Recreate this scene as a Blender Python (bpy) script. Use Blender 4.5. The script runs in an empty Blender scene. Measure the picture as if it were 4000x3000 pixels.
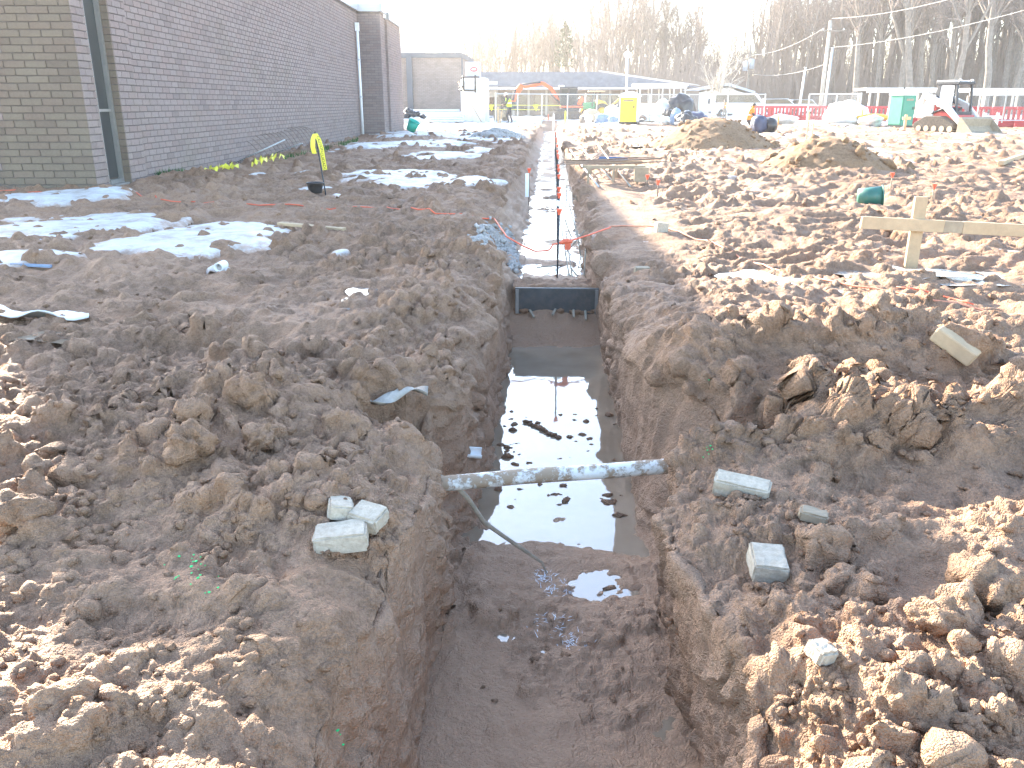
import bpy, bmesh, math, random
import numpy as np
from mathutils import Vector, Matrix, Quaternion
R = math.radians
rng = random.Random(7)
scn = bpy.context.scene
COL = scn.collection

# ------------------------------------------------------------------ camera
F = 3235.0                                     # focal length in photo pixels (photo is 4000 x 3000)
PITCH = math.atan(1096 / F)
YAW = math.atan(150 / (F / math.cos(PITCH)))   # looks slightly left of the trench axis (+Y)
CH = 1.25
cd = bpy.data.cameras.new('camera')
cam = bpy.data.objects.new('camera', cd)
COL.objects.link(cam)
cd.sensor_width = 36.0
cd.lens = F / 4000 * 36.0
cd.clip_start = 0.05
cd.clip_end = 3000
cam.location = (0, 0, CH)
cam.rotation_euler = (R(90) - PITCH, 0, YAW)
scn.camera = cam

# ------------------------------------------------------------------ sky, sun, exposure
SUN_EL, SUN_AZ = R(20.8), R(-36.5)             # azimuth from +Y towards +X (negative = to the left)
world = bpy.data.worlds.new('World')
scn.world = world
world.use_nodes = True
wn = world.node_tree
for n in list(wn.nodes): wn.nodes.remove(n)
sky = wn.nodes.new('ShaderNodeTexSky')
sky.sky_type = 'NISHITA'
sky.sun_disc = False
sky.sun_elevation = SUN_EL
sky.sun_rotation = SUN_AZ
sky.air_density = 1.0
sky.dust_density = 0.7
sky.ozone_density = 1.0
bg = wn.nodes.new('ShaderNodeBackground')
bg.inputs['Strength'].default_value = 0.15
wo = wn.nodes.new('ShaderNodeOutputWorld')
wn.links.new(sky.outputs[0], bg.inputs[0])
wn.links.new(bg.outputs[0], wo.inputs[0])
sl = bpy.data.lights.new('sun', 'SUN')
sl.energy = 5.0
sl.angle = R(0.5)
sl.color = (1.0, 0.88, 0.71)
sun = bpy.data.objects.new('sun', sl)
COL.objects.link(sun)
sd = Vector((math.sin(SUN_AZ) * math.cos(SUN_EL), math.cos(SUN_AZ) * math.cos(SUN_EL), math.sin(SUN_EL)))
sun.rotation_euler = sd.to_track_quat('Z', 'Y').to_euler()
sun.location = sd * 60
scn.view_settings.view_transform = 'Standard'
scn.view_settings.look = 'None'
scn.view_settings.exposure = 2.72
scn.view_settings.gamma = 1.0
scn.view_settings.use_curve_mapping = False
scn.cycles.max_bounces = 6
scn.cycles.diffuse_bounces = 3
scn.cycles.transparent_max_bounces = 12
scn.cycles.use_denoising = True

# ------------------------------------------------------------------ photo pixel <-> place
_f = Vector((-math.sin(YAW) * math.cos(PITCH), math.cos(YAW) * math.cos(PITCH), -math.sin(PITCH)))
_r = Vector((math.cos(YAW), math.sin(YAW), 0))
_u = _r.cross(_f)
def ray(px, py): return _f + _r * ((px - 2000) / F) - _u * ((py - 1500) / F)
def G(px, py, z=0.0):
    d = ray(px, py); t = (z - CH) / d.z
    return Vector((d.x * t, d.y * t, z))
def at(px, py, Y):
    d = ray(px, py); t = Y / d.y
    return Vector((d.x * t, Y, CH + d.z * t))
def ppm(Y): return F / (Y * math.cos(PITCH) + 0.3)   # photo pixels per metre at depth Y, about

# ------------------------------------------------------------------ materials
MATS = {}
def nt(name):
    m = bpy.data.materials.new(name); m.use_nodes = True
    t = m.node_tree
    for n in list(t.nodes): t.nodes.remove(n)
    o = t.nodes.new('ShaderNodeOutputMaterial')
    b = t.nodes.new('ShaderNodeBsdfPrincipled')
    t.links.new(b.outputs[0], o.inputs[0])
    MATS[name] = m
    return m, t, b
def nd(t, typ, **kw):
    n = t.nodes.new(typ)
    for k, v in kw.items():
        if k in n.inputs: n.inputs[k].default_value = v
        else: setattr(n, k, v)
    return n
def lk(t, a, b): t.links.new(a, b)
def ramp(t, fac, stops):
    n = t.nodes.new('ShaderNodeValToRGB')
    e = n.color_ramp.elements
    while len(e) < len(stops): e.new(0.5)
    for i, (p, c) in enumerate(stops):
        e[i].position = p
        e[i].color = (*c, 1) if len(c) == 3 else c
    t.links.new(fac, n.inputs[0])
    return n.outputs[0]
def noise(t, scale, detail=4, rough=0.6, co=None, dist=0.0):
    n = nd(t, 'ShaderNodeTexNoise', Scale=scale, Detail=detail, Roughness=rough, Distortion=dist)
    if co is not None: t.links.new(co, n.inputs['Vector'])
    return n.outputs[0]
def mixc(t, fac, a, b, blend='MIX'):
    n = t.nodes.new('ShaderNodeMix'); n.data_type = 'RGBA'; n.blend_type = blend
    for s, v in ((n.inputs[0], fac), (n.inputs[6], a), (n.inputs[7], b)):
        if hasattr(v, 'links') or isinstance(v, bpy.types.NodeSocket): t.links.new(v, s)
        elif isinstance(v, (int, float)): s.default_value = v
        else: s.default_value = (*v, 1)
    return n.outputs[2]
def bump(t, b, h, strength=0.3, dist=0.02):
    n = nd(t, 'ShaderNodeBump', Strength=strength, Distance=dist)
    t.links.new(h, n.inputs['Height']); t.links.new(n.outputs[0], b.inputs['Normal'])
def simple(name, col, rough=0.6, metal=0.0, var=0.15, scale=6.0, bumpy=0.0, spec=0.5, dirt=0.0):
    """a plain surface with slight uneven tone, grime and relief"""
    m, t, b = nt(name)
    tc = nd(t, 'ShaderNodeTexCoord').outputs['Object']
    n1 = noise(t, scale, 5, 0.65, tc)
    lo = tuple(c * (1 - var) for c in col); hi = tuple(min(1, c * (1 + var)) for c in col)
    c = ramp(t, n1, [(0.3, lo), (0.7, hi)])
    if dirt > 0:
        n2 = noise(t, scale * 2.3, 6, 0.7, tc)
        f = ramp(t, n2, [(0.5 - dirt * 0.3, (0, 0, 0)), (0.72 - dirt * 0.2, (dirt, dirt, dirt))])
        c = mixc(t, f, c, (0.2, 0.155, 0.115))
    lk(t, c, b.inputs['Base Color'])
    b.inputs['Roughness'].default_value = rough
    b.inputs['Metallic'].default_value = metal
    b.inputs['Specular IOR Level'].default_value = spec
    if bumpy: bump(t, b, noise(t, scale * 8, 5, 0.7, tc), bumpy, 0.01)
    return m

# soil: colour, moisture (a vertex attribute), grit
def soil_material(name, dry, mid, dark, use_wet=True):
    m, t, b = nt(name)
    geo = nd(t, 'ShaderNodeNewGeometry').outputs['Position']
    a = noise(t, 1.3, 4, 0.65, geo)
    f = noise(t, 17.0, 4, 0.7, geo)
    g = noise(t, 95.0, 2, 0.75, geo)
    c = ramp(t, a, [(0.30, mid), (0.50, dry), (0.68, tuple(x * 1.12 for x in dry))])
    c2 = ramp(t, f, [(0.30, (0.62, 0.60, 0.58)), (0.52, (1, 1, 1)), (0.75, (1.18, 1.15, 1.10))])
    c = mixc(t, 1.0, c, c2, 'MULTIPLY')
    c3 = ramp(t, g, [(0.32, (0.74, 0.73, 0.72)), (0.6, (1.06, 1.06, 1.05))])
    c = mixc(t, 1.0, c, c3, 'MULTIPLY')
    rust = ramp(t, noise(t, 3.1, 2, 0.6, geo), [(0.56, (0, 0, 0)), (0.72, (0.55, 0.55, 0.55))])
    c = mixc(t, rust, c, (dry[0] * 1.02, dry[1] * 0.86, dry[2] * 0.68))
    if use_wet:
        w = nd(t, 'ShaderNodeAttribute', attribute_name='wet').outputs['Fac']
        wn_ = nd(t, 'ShaderNodeMath', operation='MULTIPLY_ADD')
        lk(t, noise(t, 6.0, 3, 0.7, geo), wn_.inputs[0]); wn_.inputs[1].default_value = 0.7
        sub = nd(t, 'ShaderNodeMath', operation='SUBTRACT'); lk(t, w, sub.inputs[0]); sub.inputs[1].default_value = 0.35
        lk(t, sub.outputs[0], wn_.inputs[2]); wn_.use_clamp = True
        c = mixc(t, wn_.outputs[0], c, mixc(t, g, dark, tuple(x * 1.5 for x in dark)))
        ro = nd(t, 'ShaderNodeMapRange'); lk(t, wn_.outputs[0], ro.inputs[0])
        ro.inputs['To Min'].default_value = 0.70; ro.inputs['To Max'].default_value = 0.50
        lk(t, ro.outputs[0], b.inputs['Roughness'])
    else: b.inputs['Roughness'].default_value = 0.8
    b.inputs['Specular IOR Level'].default_value = 0.27
    lk(t, c, b.inputs['Base Color'])
    wv_ = nd(t, 'ShaderNodeVectorMath', operation='MULTIPLY_ADD')       # bend the grain so crumbs are not round
    nz = nd(t, 'ShaderNodeTexNoise', Scale=22.0, Detail=1.0); lk(t, geo, nz.inputs['Vector'])
    lk(t, nz.outputs['Color'], wv_.inputs[0]); wv_.inputs[1].default_value = (.05, .05, .05); lk(t, geo, wv_.inputs[2])
    acc = f
    for sc, am in ((32, .9), (80, .6)):                     # crumbs: rounded cells at two sizes
        v = nd(t, 'ShaderNodeTexVoronoi', Scale=sc, feature='F1'); lk(t, wv_.outputs[0], v.inputs['Vector'])
        k = nd(t, 'ShaderNodeMath', operation='MULTIPLY_ADD'); lk(t, v.outputs['Distance'], k.inputs[0]); k.inputs[1].default_value = -am; lk(t, acc, k.inputs[2]); acc = k.outputs[0]
    h = nd(t, 'ShaderNodeMath', operation='ADD'); lk(t, acc, h.inputs[0]); lk(t, noise(t, 210, 1, 0.7, geo), h.inputs[1])
    bump(t, b, h.outputs[0], 0.75, 0.020)
    return m
soil_material('soil', (0.333, 0.202, 0.127), (0.237, 0.142, 0.089), (0.355, 0.221, 0.143))
soil_material('tan_soil', (0.34, 0.212, 0.122), (0.265, 0.162, 0.09), (0.12, 0.085, 0.06), False)

def water_material():
    m, t, b = nt('muddy_water')
    geo = nd(t, 'ShaderNodeNewGeometry').outputs['Position']
    lk(t, ramp(t, noise(t, 2.0, 4, 0.6, geo), [(0.35, (0.24, 0.18, 0.125)), (0.7, (0.32, 0.25, 0.18))]), b.inputs['Base Color'])
    b.inputs['Roughness'].default_value = 0.03
    b.inputs['IOR'].default_value = 1.9
    b.inputs['Specular IOR Level'].default_value = 0.8
    bump(t, b, noise(t, 7.0, 3, 0.5, geo), 0.05, 0.01)
    m, t, b = nt('ice')
    geo = nd(t, 'ShaderNodeNewGeometry').outputs['Position']
    n = noise(t, 5.0, 6, 0.7, geo, 0.6)
    lk(t, ramp(t, n, [(0.40, (0.24, 0.19, 0.145)), (0.62, (0.46, 0.44, 0.42))]), b.inputs['Base Color'])
    lk(t, ramp(t, n, [(0.4, (0.06,) * 3), (0.75, (0.3,) * 3)]), b.inputs['Roughness'])
    b.inputs['Specular IOR Level'].default_value = 0.8
    bump(t, b, noise(t, 22.0, 4, 0.6, geo), 0.12, 0.01)
    m, t, b = nt('snow')
    geo = nd(t, 'ShaderNodeNewGeometry').outputs['Position']
    n = noise(t, 4.0, 6, 0.7, geo)
    cv = nd(t, 'ShaderNodeAttribute', attribute_name='cover').outputs['Fac']     # deep snow is white, thin slush takes the mud's colour
    k_ = nd(t, 'ShaderNodeMath', operation='MULTIPLY_ADD'); lk(t, noise(t, 9.0, 5, 0.75, geo), k_.inputs[0]); k_.inputs[1].default_value = 1.5
    s_ = nd(t, 'ShaderNodeMath', operation='SUBTRACT'); lk(t, cv, s_.inputs[0]); s_.inputs[1].default_value = .72; lk(t, s_.outputs[0], k_.inputs[2])
    sc_ = ramp(t, n, [(0.36, (0.34, 0.29, 0.24)), (0.50, (0.50, 0.48, 0.46)), (0.68, (0.62, 0.63, 0.65))])
    lk(t, mixc(t, ramp(t, k_.outputs[0], [(.08, (0, 0, 0)), (.5, (1, 1, 1))]), (0.34, 0.225, 0.155), sc_), b.inputs['Base Color'])
    b.inputs['Roughness'].default_value = 0.55
    bump(t, b, noise(t, 40.0, 5, 0.7, geo), 0.35, 0.01)
water_material()

def brick_material(name, a, b_, c_):
    m, t, b = nt(name)
    oi = nd(t, 'ShaderNodeObjectInfo').outputs['Random']
    gi = nd(t, 'ShaderNodeNewGeometry')
    add = nd(t, 'ShaderNodeMath', operation='ADD'); lk(t, oi, add.inputs[0]); lk(t, gi.outputs['Random Per Island'], add.inputs[1])
    fr = nd(t, 'ShaderNodeMath', operation='FRACT'); lk(t, add.outputs[0], fr.inputs[0])
    c = ramp(t, fr.outputs[0], [(0.0, a), (0.45, b_), (0.8, c_), (1.0, tuple(x * 0.86 for x in a))])
    pos = gi.outputs['Position']
    n = noise(t, 30, 5, 0.7, pos)
    c = mixc(t, 1.0, c, ramp(t, n, [(0.3, (0.84,) * 3), (0.65, (1.07,) * 3)]), 'MULTIPLY')
    st = ramp(t, noise(t, 0.8, 5, 0.65, pos), [(0.52, (0, 0, 0)), (0.75, (0.45,) * 3)])   # weather stains
    c = mixc(t, st, c, (0.20, 0.168, 0.125))
    lk(t, c, b.inputs['Base Color'])
    b.inputs['Roughness'].default_value = 0.85
    bump(t, b, n, 0.35, 0.004)
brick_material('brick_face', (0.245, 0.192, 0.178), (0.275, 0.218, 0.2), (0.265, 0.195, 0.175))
brick_material('pier_brick', (0.152, 0.120, 0.090), (0.170, 0.136, 0.100), (0.166, 0.124, 0.094))  # algae-tan brick with the fronts' shade also put into the colour
simple('mortar', (0.115, 0.10, 0.096), 0.95, 0, 0.2, 12, 0.4)

simple('snow_clean', (0.66, 0.66, 0.66), 0.6, 0, 0.14, 5, 0.3)
simple('white_metal', (0.78, 0.79, 0.80), 0.4, 0.0, 0.05, 3, 0, 0.5, 0.12)
simple('fascia_metal', (0.42, 0.44, 0.47), 0.4, 0.3, 0.08, 1.0)
simple('dark_fascia', (0.10, 0.105, 0.12), 0.6, 0.0, 0.15, 1.0)
simple('glass_dark', (0.02, 0.022, 0.026), 0.06, 0.0, 0.1, 2, 0, 0.7)
simple('alu_frame', (0.32, 0.32, 0.31), 0.45, 0.6, 0.1, 5)
simple('stud_metal', (0.62, 0.66, 0.72), 0.4, 0.4, 0.1, 3)
simple('wood', (0.46, 0.335, 0.21), 0.75, 0, 0.12, 9, 0.3, 0.3, 0.12)
simple('weathered_wood', (0.34, 0.27, 0.19), 0.8, 0, 0.2, 9, 0.3, 0.3, 0.3)
simple('pvc', (0.80, 0.80, 0.79), 0.35, 0, 0.04, 4, 0, 0.5, 0.0)
simple('rebar', (0.21, 0.155, 0.12), 0.7, 0.3, 0.25, 30, 0.3)
simple('dark_steel', (0.045, 0.05, 0.06), 0.5, 0.5, 0.2, 10)
simple('galv', (0.52, 0.54, 0.56), 0.4, 0.7, 0.1, 8)
simple('red_cap', (0.72, 0.11, 0.05), 0.5, 0, 0.1, 20)
simple('cord_orange', (0.72, 0.13, 0.06), 0.55, 0, 0.15, 9)
simple('cord_faded', (0.62, 0.24, 0.14), 0.6, 0, 0.2, 9)  # same orange cord, the sun's washing out put into its colour
simple('yellow_tape', (0.80, 0.72, 0.06), 0.4, 0, 0.06, 9)
simple('black_plastic', (0.02, 0.022, 0.026), 0.35, 0, 0.2, 10)
simple('black_print', (0.012, 0.012, 0.012), 0.6, 0, 0.1, 10)
simple('green_plastic', (0.02, 0.13, 0.10), 0.4, 0, 0.15, 8, 0, 0.5, 0.15)
simple('teal_plastic', (0.01, 0.36, 0.27), 0.4, 0, 0.1, 8)
simple('john_green', (0.03, 0.25, 0.165), 0.5, 0, 0.08, 2)
simple('john_yellow', (0.80, 0.62, 0.05), 0.5, 0, 0.06, 2)
simple('john_white', (0.82, 0.82, 0.80), 0.5, 0, 0.05, 2)
simple('orange_paint', (0.75, 0.105, 0.02), 0.4, 0, 0.1, 2, 0, 0.5, 0.15)
simple('yellow_paint', (0.70, 0.42, 0.03), 0.45, 0, 0.1, 2, 0, 0.5, 0.25)
simple('green_paint', (0.02, 0.26, 0.10), 0.4, 0, 0.1, 2, 0, 0.5, 0.15)
simple('red_plastic', (0.42, 0.04, 0.045), 0.5, 0, 0.12, 2)
simple('machine_red', (0.55, 0.05, 0.04), 0.4, 0, 0.1, 2)
simple('machine_white', (0.80, 0.79, 0.76), 0.4, 0, 0.05, 2, 0, 0.5, 0.2)
simple('rubber', (0.035, 0.034, 0.033), 0.85, 0, 0.25, 12, 0.3, 0.3, 0.5)
simple('car_white', (0.82, 0.82, 0.82), 0.22, 0, 0.03, 1)
simple('chrome', (0.6, 0.6, 0.62), 0.2, 0.9, 0.05, 4)
simple('concrete', (0.25, 0.225, 0.20), 0.85, 0, 0.15, 8, 0.4)
simple('gravel_grey', (0.38, 0.35, 0.32), 0.8, 0, 0.3, 30, 0.4)
simple('white_brick', (0.53, 0.46, 0.365), 0.85, 0, 0.12, 18, 0.5, 0.3, 0.45)
simple('slate', (0.13, 0.135, 0.15), 0.8, 0, 0.2, 2)
simple('tan_wall', (0.50, 0.45, 0.39), 0.8, 0, 0.06, 1)
simple('house_white', (0.76, 0.73, 0.69), 0.8, 0, 0.04, 1)
simple('roof_grey', (0.42, 0.45, 0.50), 0.6, 0, 0.1, 2)
simple('brown_wall', (0.23, 0.185, 0.155), 0.85, 0, 0.1, 1)
simple('grass', (0.055, 0.13, 0.035), 0.8, 0, 0.35, 6)
simple('tarp_black', (0.02, 0.023, 0.03), 0.3, 0, 0.3, 5, 0.3)
simple('tarp_navy', (0.02, 0.035, 0.09), 0.45, 0, 0.3, 5, 0.3)
simple('tarp_blue', (0.22, 0.30, 0.42), 0.5, 0, 0.2, 4, 0.3)
simple('paper_white', (0.80, 0.80, 0.78), 0.6, 0, 0.06, 4, 0.1)
simple('film', (0.36, 0.325, 0.28), 0.45, 0, 0.15, 12, 0.2, 0.6, 0.3)
simple('root', (0.42, 0.36, 0.28), 0.85, 0, 0.25, 14, 0.5, 0.3, 0.4)
simple('plywood_blue', (0.03, 0.10, 0.24), 0.6, 0, 0.15, 5)
simple('vest_lime', (0.50, 0.80, 0.03), 0.6, 0, 0.06, 8)
simple('vest_orange', (0.85, 0.27, 0.02), 0.6, 0, 0.08, 8)
simple('hat_white', (0.8, 0.8, 0.8), 0.35, 0, 0.03, 4)
simple('skin', (0.42, 0.26, 0.19), 0.6, 0, 0.08, 8)
simple('hair_dark', (0.03, 0.02, 0.015), 0.6, 0, 0.2, 30)
simple('kraft', (0.48, 0.36, 0.24), 0.8, 0, 0.1, 5)
simple('bark', (0.20, 0.168, 0.14), 0.9, 0, 0.3, 3, 0.4)
simple('bark_pale', (0.40, 0.36, 0.31), 0.9, 0, 0.25, 3, 0.4)
simple('twig', (0.235, 0.185, 0.158), 0.9, 0, 0.2, 2)
simple('pine_green', (0.05, 0.085, 0.04), 0.8, 0, 0.3, 3)
simple('asphalt', (0.06, 0.06, 0.063), 0.85, 0, 0.2, 1, 0.3)
simple('white_paint', (0.8, 0.8, 0.8), 0.6, 0, 0.05, 3)
simple('logo_red', (0.6, 0.05, 0.05), 0.4, 0, 0.05, 4)
simple('lime_spray', (0.03, 0.55, 0.16), 0.7, 0, 0.2, 9)
simple('hvac_grey', (0.36, 0.39, 0.43), 0.5, 0.2, 0.08, 3)
simple('globe_glass', (0.82, 0.82, 0.80), 0.25, 0, 0.03, 3)
simple('wire_dark', (0.05, 0.05, 0.05), 0.6, 0, 0.1, 3)
simple('tinted_glass', (0.03, 0.04, 0.045), 0.35, 0, 0.15, 2, 0, 0.15)
simple('wire_pale', (0.40, 0.39, 0.37), 0.5, 0.2, 0.1, 3)
simple('bulkhead_dark', (0.055, 0.058, 0.06), 0.5, 0, 0.35, 7, 0.3, 0.5, 0.25)
simple('frost_crystal', (0.78, 0.82, 0.88), 0.2, 0, 0.05, 9)

def pants_material(name, pants, top, z0):
    m, t, b = nt(name)
    tc = nd(t, 'ShaderNodeTexCoord').outputs['Object']
    s = nd(t, 'ShaderNodeSeparateXYZ'); lk(t, tc, s.inputs[0])
    g = nd(t, 'ShaderNodeMath', operation='GREATER_THAN'); lk(t, s.outputs[2], g.inputs[0]); g.inputs[1].default_value = z0
    lo = nd(t, 'ShaderNodeMath', operation='LESS_THAN'); lk(t, s.outputs[2], lo.inputs[0]); lo.inputs[1].default_value = 0.16
    c = mixc(t, g.outputs[0], pants, top)
    c = mixc(t, lo.outputs[0], c, (0.1, 0.075, 0.055))
    lk(t, c, b.inputs['Base Color']); b.inputs['Roughness'].default_value = 0.8
    bump(t, b, noise(t, 14, 4, 0.6, tc), 0.4, 0.02)
pants_material('clothes_navy', (0.025, 0.03, 0.045), (0.02, 0.022, 0.028), 0.95)
pants_material('clothes_grey', (0.16, 0.15, 0.13), (0.10, 0.095, 0.08), 0.95)
pants_material('clothes_dark', (0.05, 0.055, 0.07), (0.75, 0.24, 0.02), 0.80)

# mud-smeared white pipe
m, t, b = nt('muddy_pvc')
geo = nd(t, 'ShaderNodeNewGeometry').outputs['Position']
f = ramp(t, noise(t, 14, 6, 0.75, geo), [(0.455, (0, 0, 0)), (0.54, (1, 1, 1))])
lk(t, mixc(t, f, (0.66, 0.64, 0.60), (0.30, 0.215, 0.145)), b.inputs['Base Color'])
lk(t, ramp(t, f, [(0, (0.3,) * 3), (1, (0.8,) * 3)]), b.inputs['Roughness'])
bump(t, b, f, 0.5, 0.006)

# chain link: a real diagonal wire pattern cut out of the sheet
def chainlink():
    m, t, b = nt('chain_link')
    uv = nd(t, 'ShaderNodeTexCoord').outputs['UV']
    s = nd(t, 'ShaderNodeSeparateXYZ'); lk(t, uv, s.inputs[0])
    outs = []
    for op in ('ADD', 'SUBTRACT'):
        a = nd(t, 'ShaderNodeMath', operation=op); lk(t, s.outputs[0], a.inputs[0]); lk(t, s.outputs[1], a.inputs[1])
        k = nd(t, 'ShaderNodeMath', operation='MULTIPLY'); lk(t, a.outputs[0], k.inputs[0]); k.inputs[1].default_value = 12.0
        fr = nd(t, 'ShaderNodeMath', operation='FRACT'); lk(t, k.outputs[0], fr.inputs[0])
        l = nd(t, 'ShaderNodeMath', operation='LESS_THAN'); lk(t, fr.outputs[0], l.inputs[0]); l.inputs[1].default_value = 0.04
        outs.append(l.outputs[0])
    mx = nd(t, 'ShaderNodeMath', operation='MAXIMUM'); lk(t, outs[0], mx.inputs[0]); lk(t, outs[1], mx.inputs[1])
    lk(t, mx.outputs[0], b.inputs['Alpha'])
    b.inputs['Base Color'].default_value = (0.5, 0.52, 0.54, 1); b.inputs['Metallic'].default_value = 0.6; b.inputs['Roughness'].default_value = 0.45
chainlink()
# ------------------------------------------------------------------ mesh helpers
class MB:
    """collects shapes, builds ONE mesh object"""
    def __init__(s): s.v = []; s.f = []; s.uv = None
    def add(s, vs, fs):
        o = len(s.v); s.v += [tuple(v) for v in vs]; s.f += [tuple(i + o for i in f) for f in fs]; return s
    def box(s, c, d, rot=None):
        hx, hy, hz = d[0] / 2, d[1] / 2, d[2] / 2
        vs = [Vector((x, y, z)) for x in (-hx, hx) for y in (-hy, hy) for z in (-hz, hz)]
        if rot is not None:
            M = rot if isinstance(rot, Matrix) else Matrix.Rotation(rot, 3, 'Z')
            vs = [M @ v for v in vs]
        vs = [v + Vector(c) for v in vs]
        return s.add(vs, [(0, 1, 3, 2), (4, 6, 7, 5), (0, 4, 5, 1), (2, 3, 7, 6), (0, 2, 6, 4), (1, 5, 7, 3)])
    def beam(s, a, b, w, h):
        a, b = Vector(a), Vector(b); d = b - a
        q = d.to_track_quat('Y', 'Z').to_matrix()
        return s.box((a + b) / 2, (w, d.length, h), q)
    def prism(s, prof, t0, t1, axis='x'):
        """closed 2-D profile pushed along an axis"""
        n = len(prof); vs = []
        for t in (t0, t1):
            for p, q in prof:
                vs.append((t, p, q) if axis == 'x' else (p, t, q) if axis == 'y' else (p, q, t))
        fs = [(i, (i + 1) % n, n + (i + 1) % n, n + i) for i in range(n)]
        return s.add(vs, fs + [tuple(range(n))[::-1], tuple(range(n, 2 * n))])
    def tube(s, path, r, n=8, cap=True):
        path = [Vector(p) for p in path]; k = len(path)
        rr = r if isinstance(r, (list, tuple)) else [r] * k
        vs = []; up = None
        for i, p in enumerate(path):
            d = (path[min(i + 1, k - 1)] - path[max(i - 1, 0)])
            d = d.normalized() if d.length > 1e-9 else Vector((0, 0, 1))
            if up is None: up = Vector((0, 0, 1)) if abs(d.z) < 0.9 else Vector((1, 0, 0))
            a = d.cross(up).normalized(); b = a.cross(d).normalized(); up = b
            for j in range(n):
                t = 2 * math.pi * j / n
                vs.append(p + (a * math.cos(t) + b * math.sin(t)) * rr[i])
        fs = [(i * n + j, i * n + (j + 1) % n, (i + 1) * n + (j + 1) % n, (i + 1) * n + j) for i in range(k - 1) for j in range(n)]
        if cap: fs += [tuple(range(n))[::-1], tuple(range((k - 1) * n, k * n))]
        return s.add(vs, fs)
    def cyl(s, a, b, r, n=12): return s.tube([a, b], r, n)
    def lathe(s, prof, n=20, c=(0, 0, 0), M=None):
        """(r, z) profile turned round z"""
        vs = []; k = len(prof)
        for r, z in prof:
            for j in range(n):
                t = 2 * math.pi * j / n
                v = Vector((r * math.cos(t), r * math.sin(t), z))
                if M is not None: v = M @ v
                vs.append(v + Vector(c))
        fs = [(i * n + j, i * n + (j + 1) % n, (i + 1) * n + (j + 1) % n, (i + 1) * n + j) for i in range(k - 1) for j in range(n)]
        return s.add(vs, fs)
    def blob(s, c, rad, rough=0.25, sub=2, seed=0):
        bm = bmesh.new(); bmesh.ops.create_icosphere(bm, subdivisions=sub, radius=1)
        q = random.Random(seed); ph = [q.uniform(0, 6.28) for _ in range(9)]
        vs = []
        for v in bm.verts:
            p = v.co
            k = 1 + rough * (0.5 * math.sin(3 * p.x + ph[0]) + 0.5 * math.sin(3.4 * p.y + ph[1]) + 0.5 * math.sin(3.1 * p.z + ph[2])
                 + 0.35 * math.sin(7 * p.x + 5 * p.y + ph[3]) + 0.35 * math.sin(6 * p.z - 7 * p.y + ph[4]) + q.uniform(-.3, .3))
            vs.append((c[0] + p.x * k * rad[0], c[1] + p.y * k * rad[1], c[2] + p.z * k * rad[2]))
        fs = [[v.index for v in f.verts] for f in bm.faces]
        bm.free(); return s.add(vs, fs)
    def mesh(s, name, mat, smooth=False):
        me = bpy.data.meshes.new(name); me.from_pydata(s.v, [], s.f); me.validate(); me.update()
        me.materials.append(MATS[mat])
        if smooth: me.polygons.foreach_set('use_smooth', [True] * len(me.polygons))
        return me
    def build(s, name, mat, parent=None, smooth=False, bevel=0.0, loc=None, rot=None):
        o = bpy.data.objects.new(name, s.mesh(name, mat, smooth)); COL.objects.link(o)
        if parent is not None: o.parent = parent
        if loc is not None: o.location = loc
        if rot is not None: o.rotation_euler = rot
        if bevel:
            b = o.modifiers.new('Bevel', 'BEVEL'); b.width = bevel; b.segments = 2; b.limit_method = 'ANGLE'
        return o
def tag(o, label, cat, group=None, kind=None):
    if label: o['label'] = label
    if cat: o['category'] = cat
    if group: o['group'] = group
    if kind: o['kind'] = kind
    return o
def thing(name, label, cat, loc=(0, 0, 0), rotz=0.0, group=None):
    o = bpy.data.objects.new(name, None); COL.objects.link(o)
    o.empty_display_size = 0.2; o.location = loc; o.rotation_euler = (0, 0, rotz)
    return tag(o, label, cat, group)
def dup(root, loc=None, rotz=None, scale=None, label=None):
    r = root.copy(); COL.objects.link(r)
    if loc is not None: r.location = loc
    if rotz is not None: r.rotation_euler = (r.rotation_euler[0], r.rotation_euler[1], rotz)
    if scale is not None: r.scale = scale if hasattr(scale, '__len__') else (scale,) * 3
    if label: r['label'] = label
    for ch in [c for c in bpy.data.objects if c.parent == root]:
        c = ch.copy(); COL.objects.link(c); c.parent = r
        for g in [d for d in bpy.data.objects if d.parent == ch]:
            e = g.copy(); COL.objects.link(e); e.parent = c
    return r
def np_mesh(name, V, Fq, mat, smooth=True):
    me = bpy.data.meshes.new(name)
    V = np.asarray(V, dtype=np.float32); Fq = np.asarray(Fq, dtype=np.int32)
    k = Fq.shape[1]
    me.vertices.add(len(V)); me.vertices.foreach_set('co', V.ravel())
    me.loops.add(Fq.size); me.loops.foreach_set('vertex_index', Fq.ravel())
    me.polygons.add(len(Fq)); me.polygons.foreach_set('loop_start', np.arange(0, Fq.size, k, dtype=np.int32))
    me.polygons.foreach_set('use_smooth', np.full(len(Fq), smooth))
    me.update(calc_edges=True); me.materials.append(MATS[mat])
    return me

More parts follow.
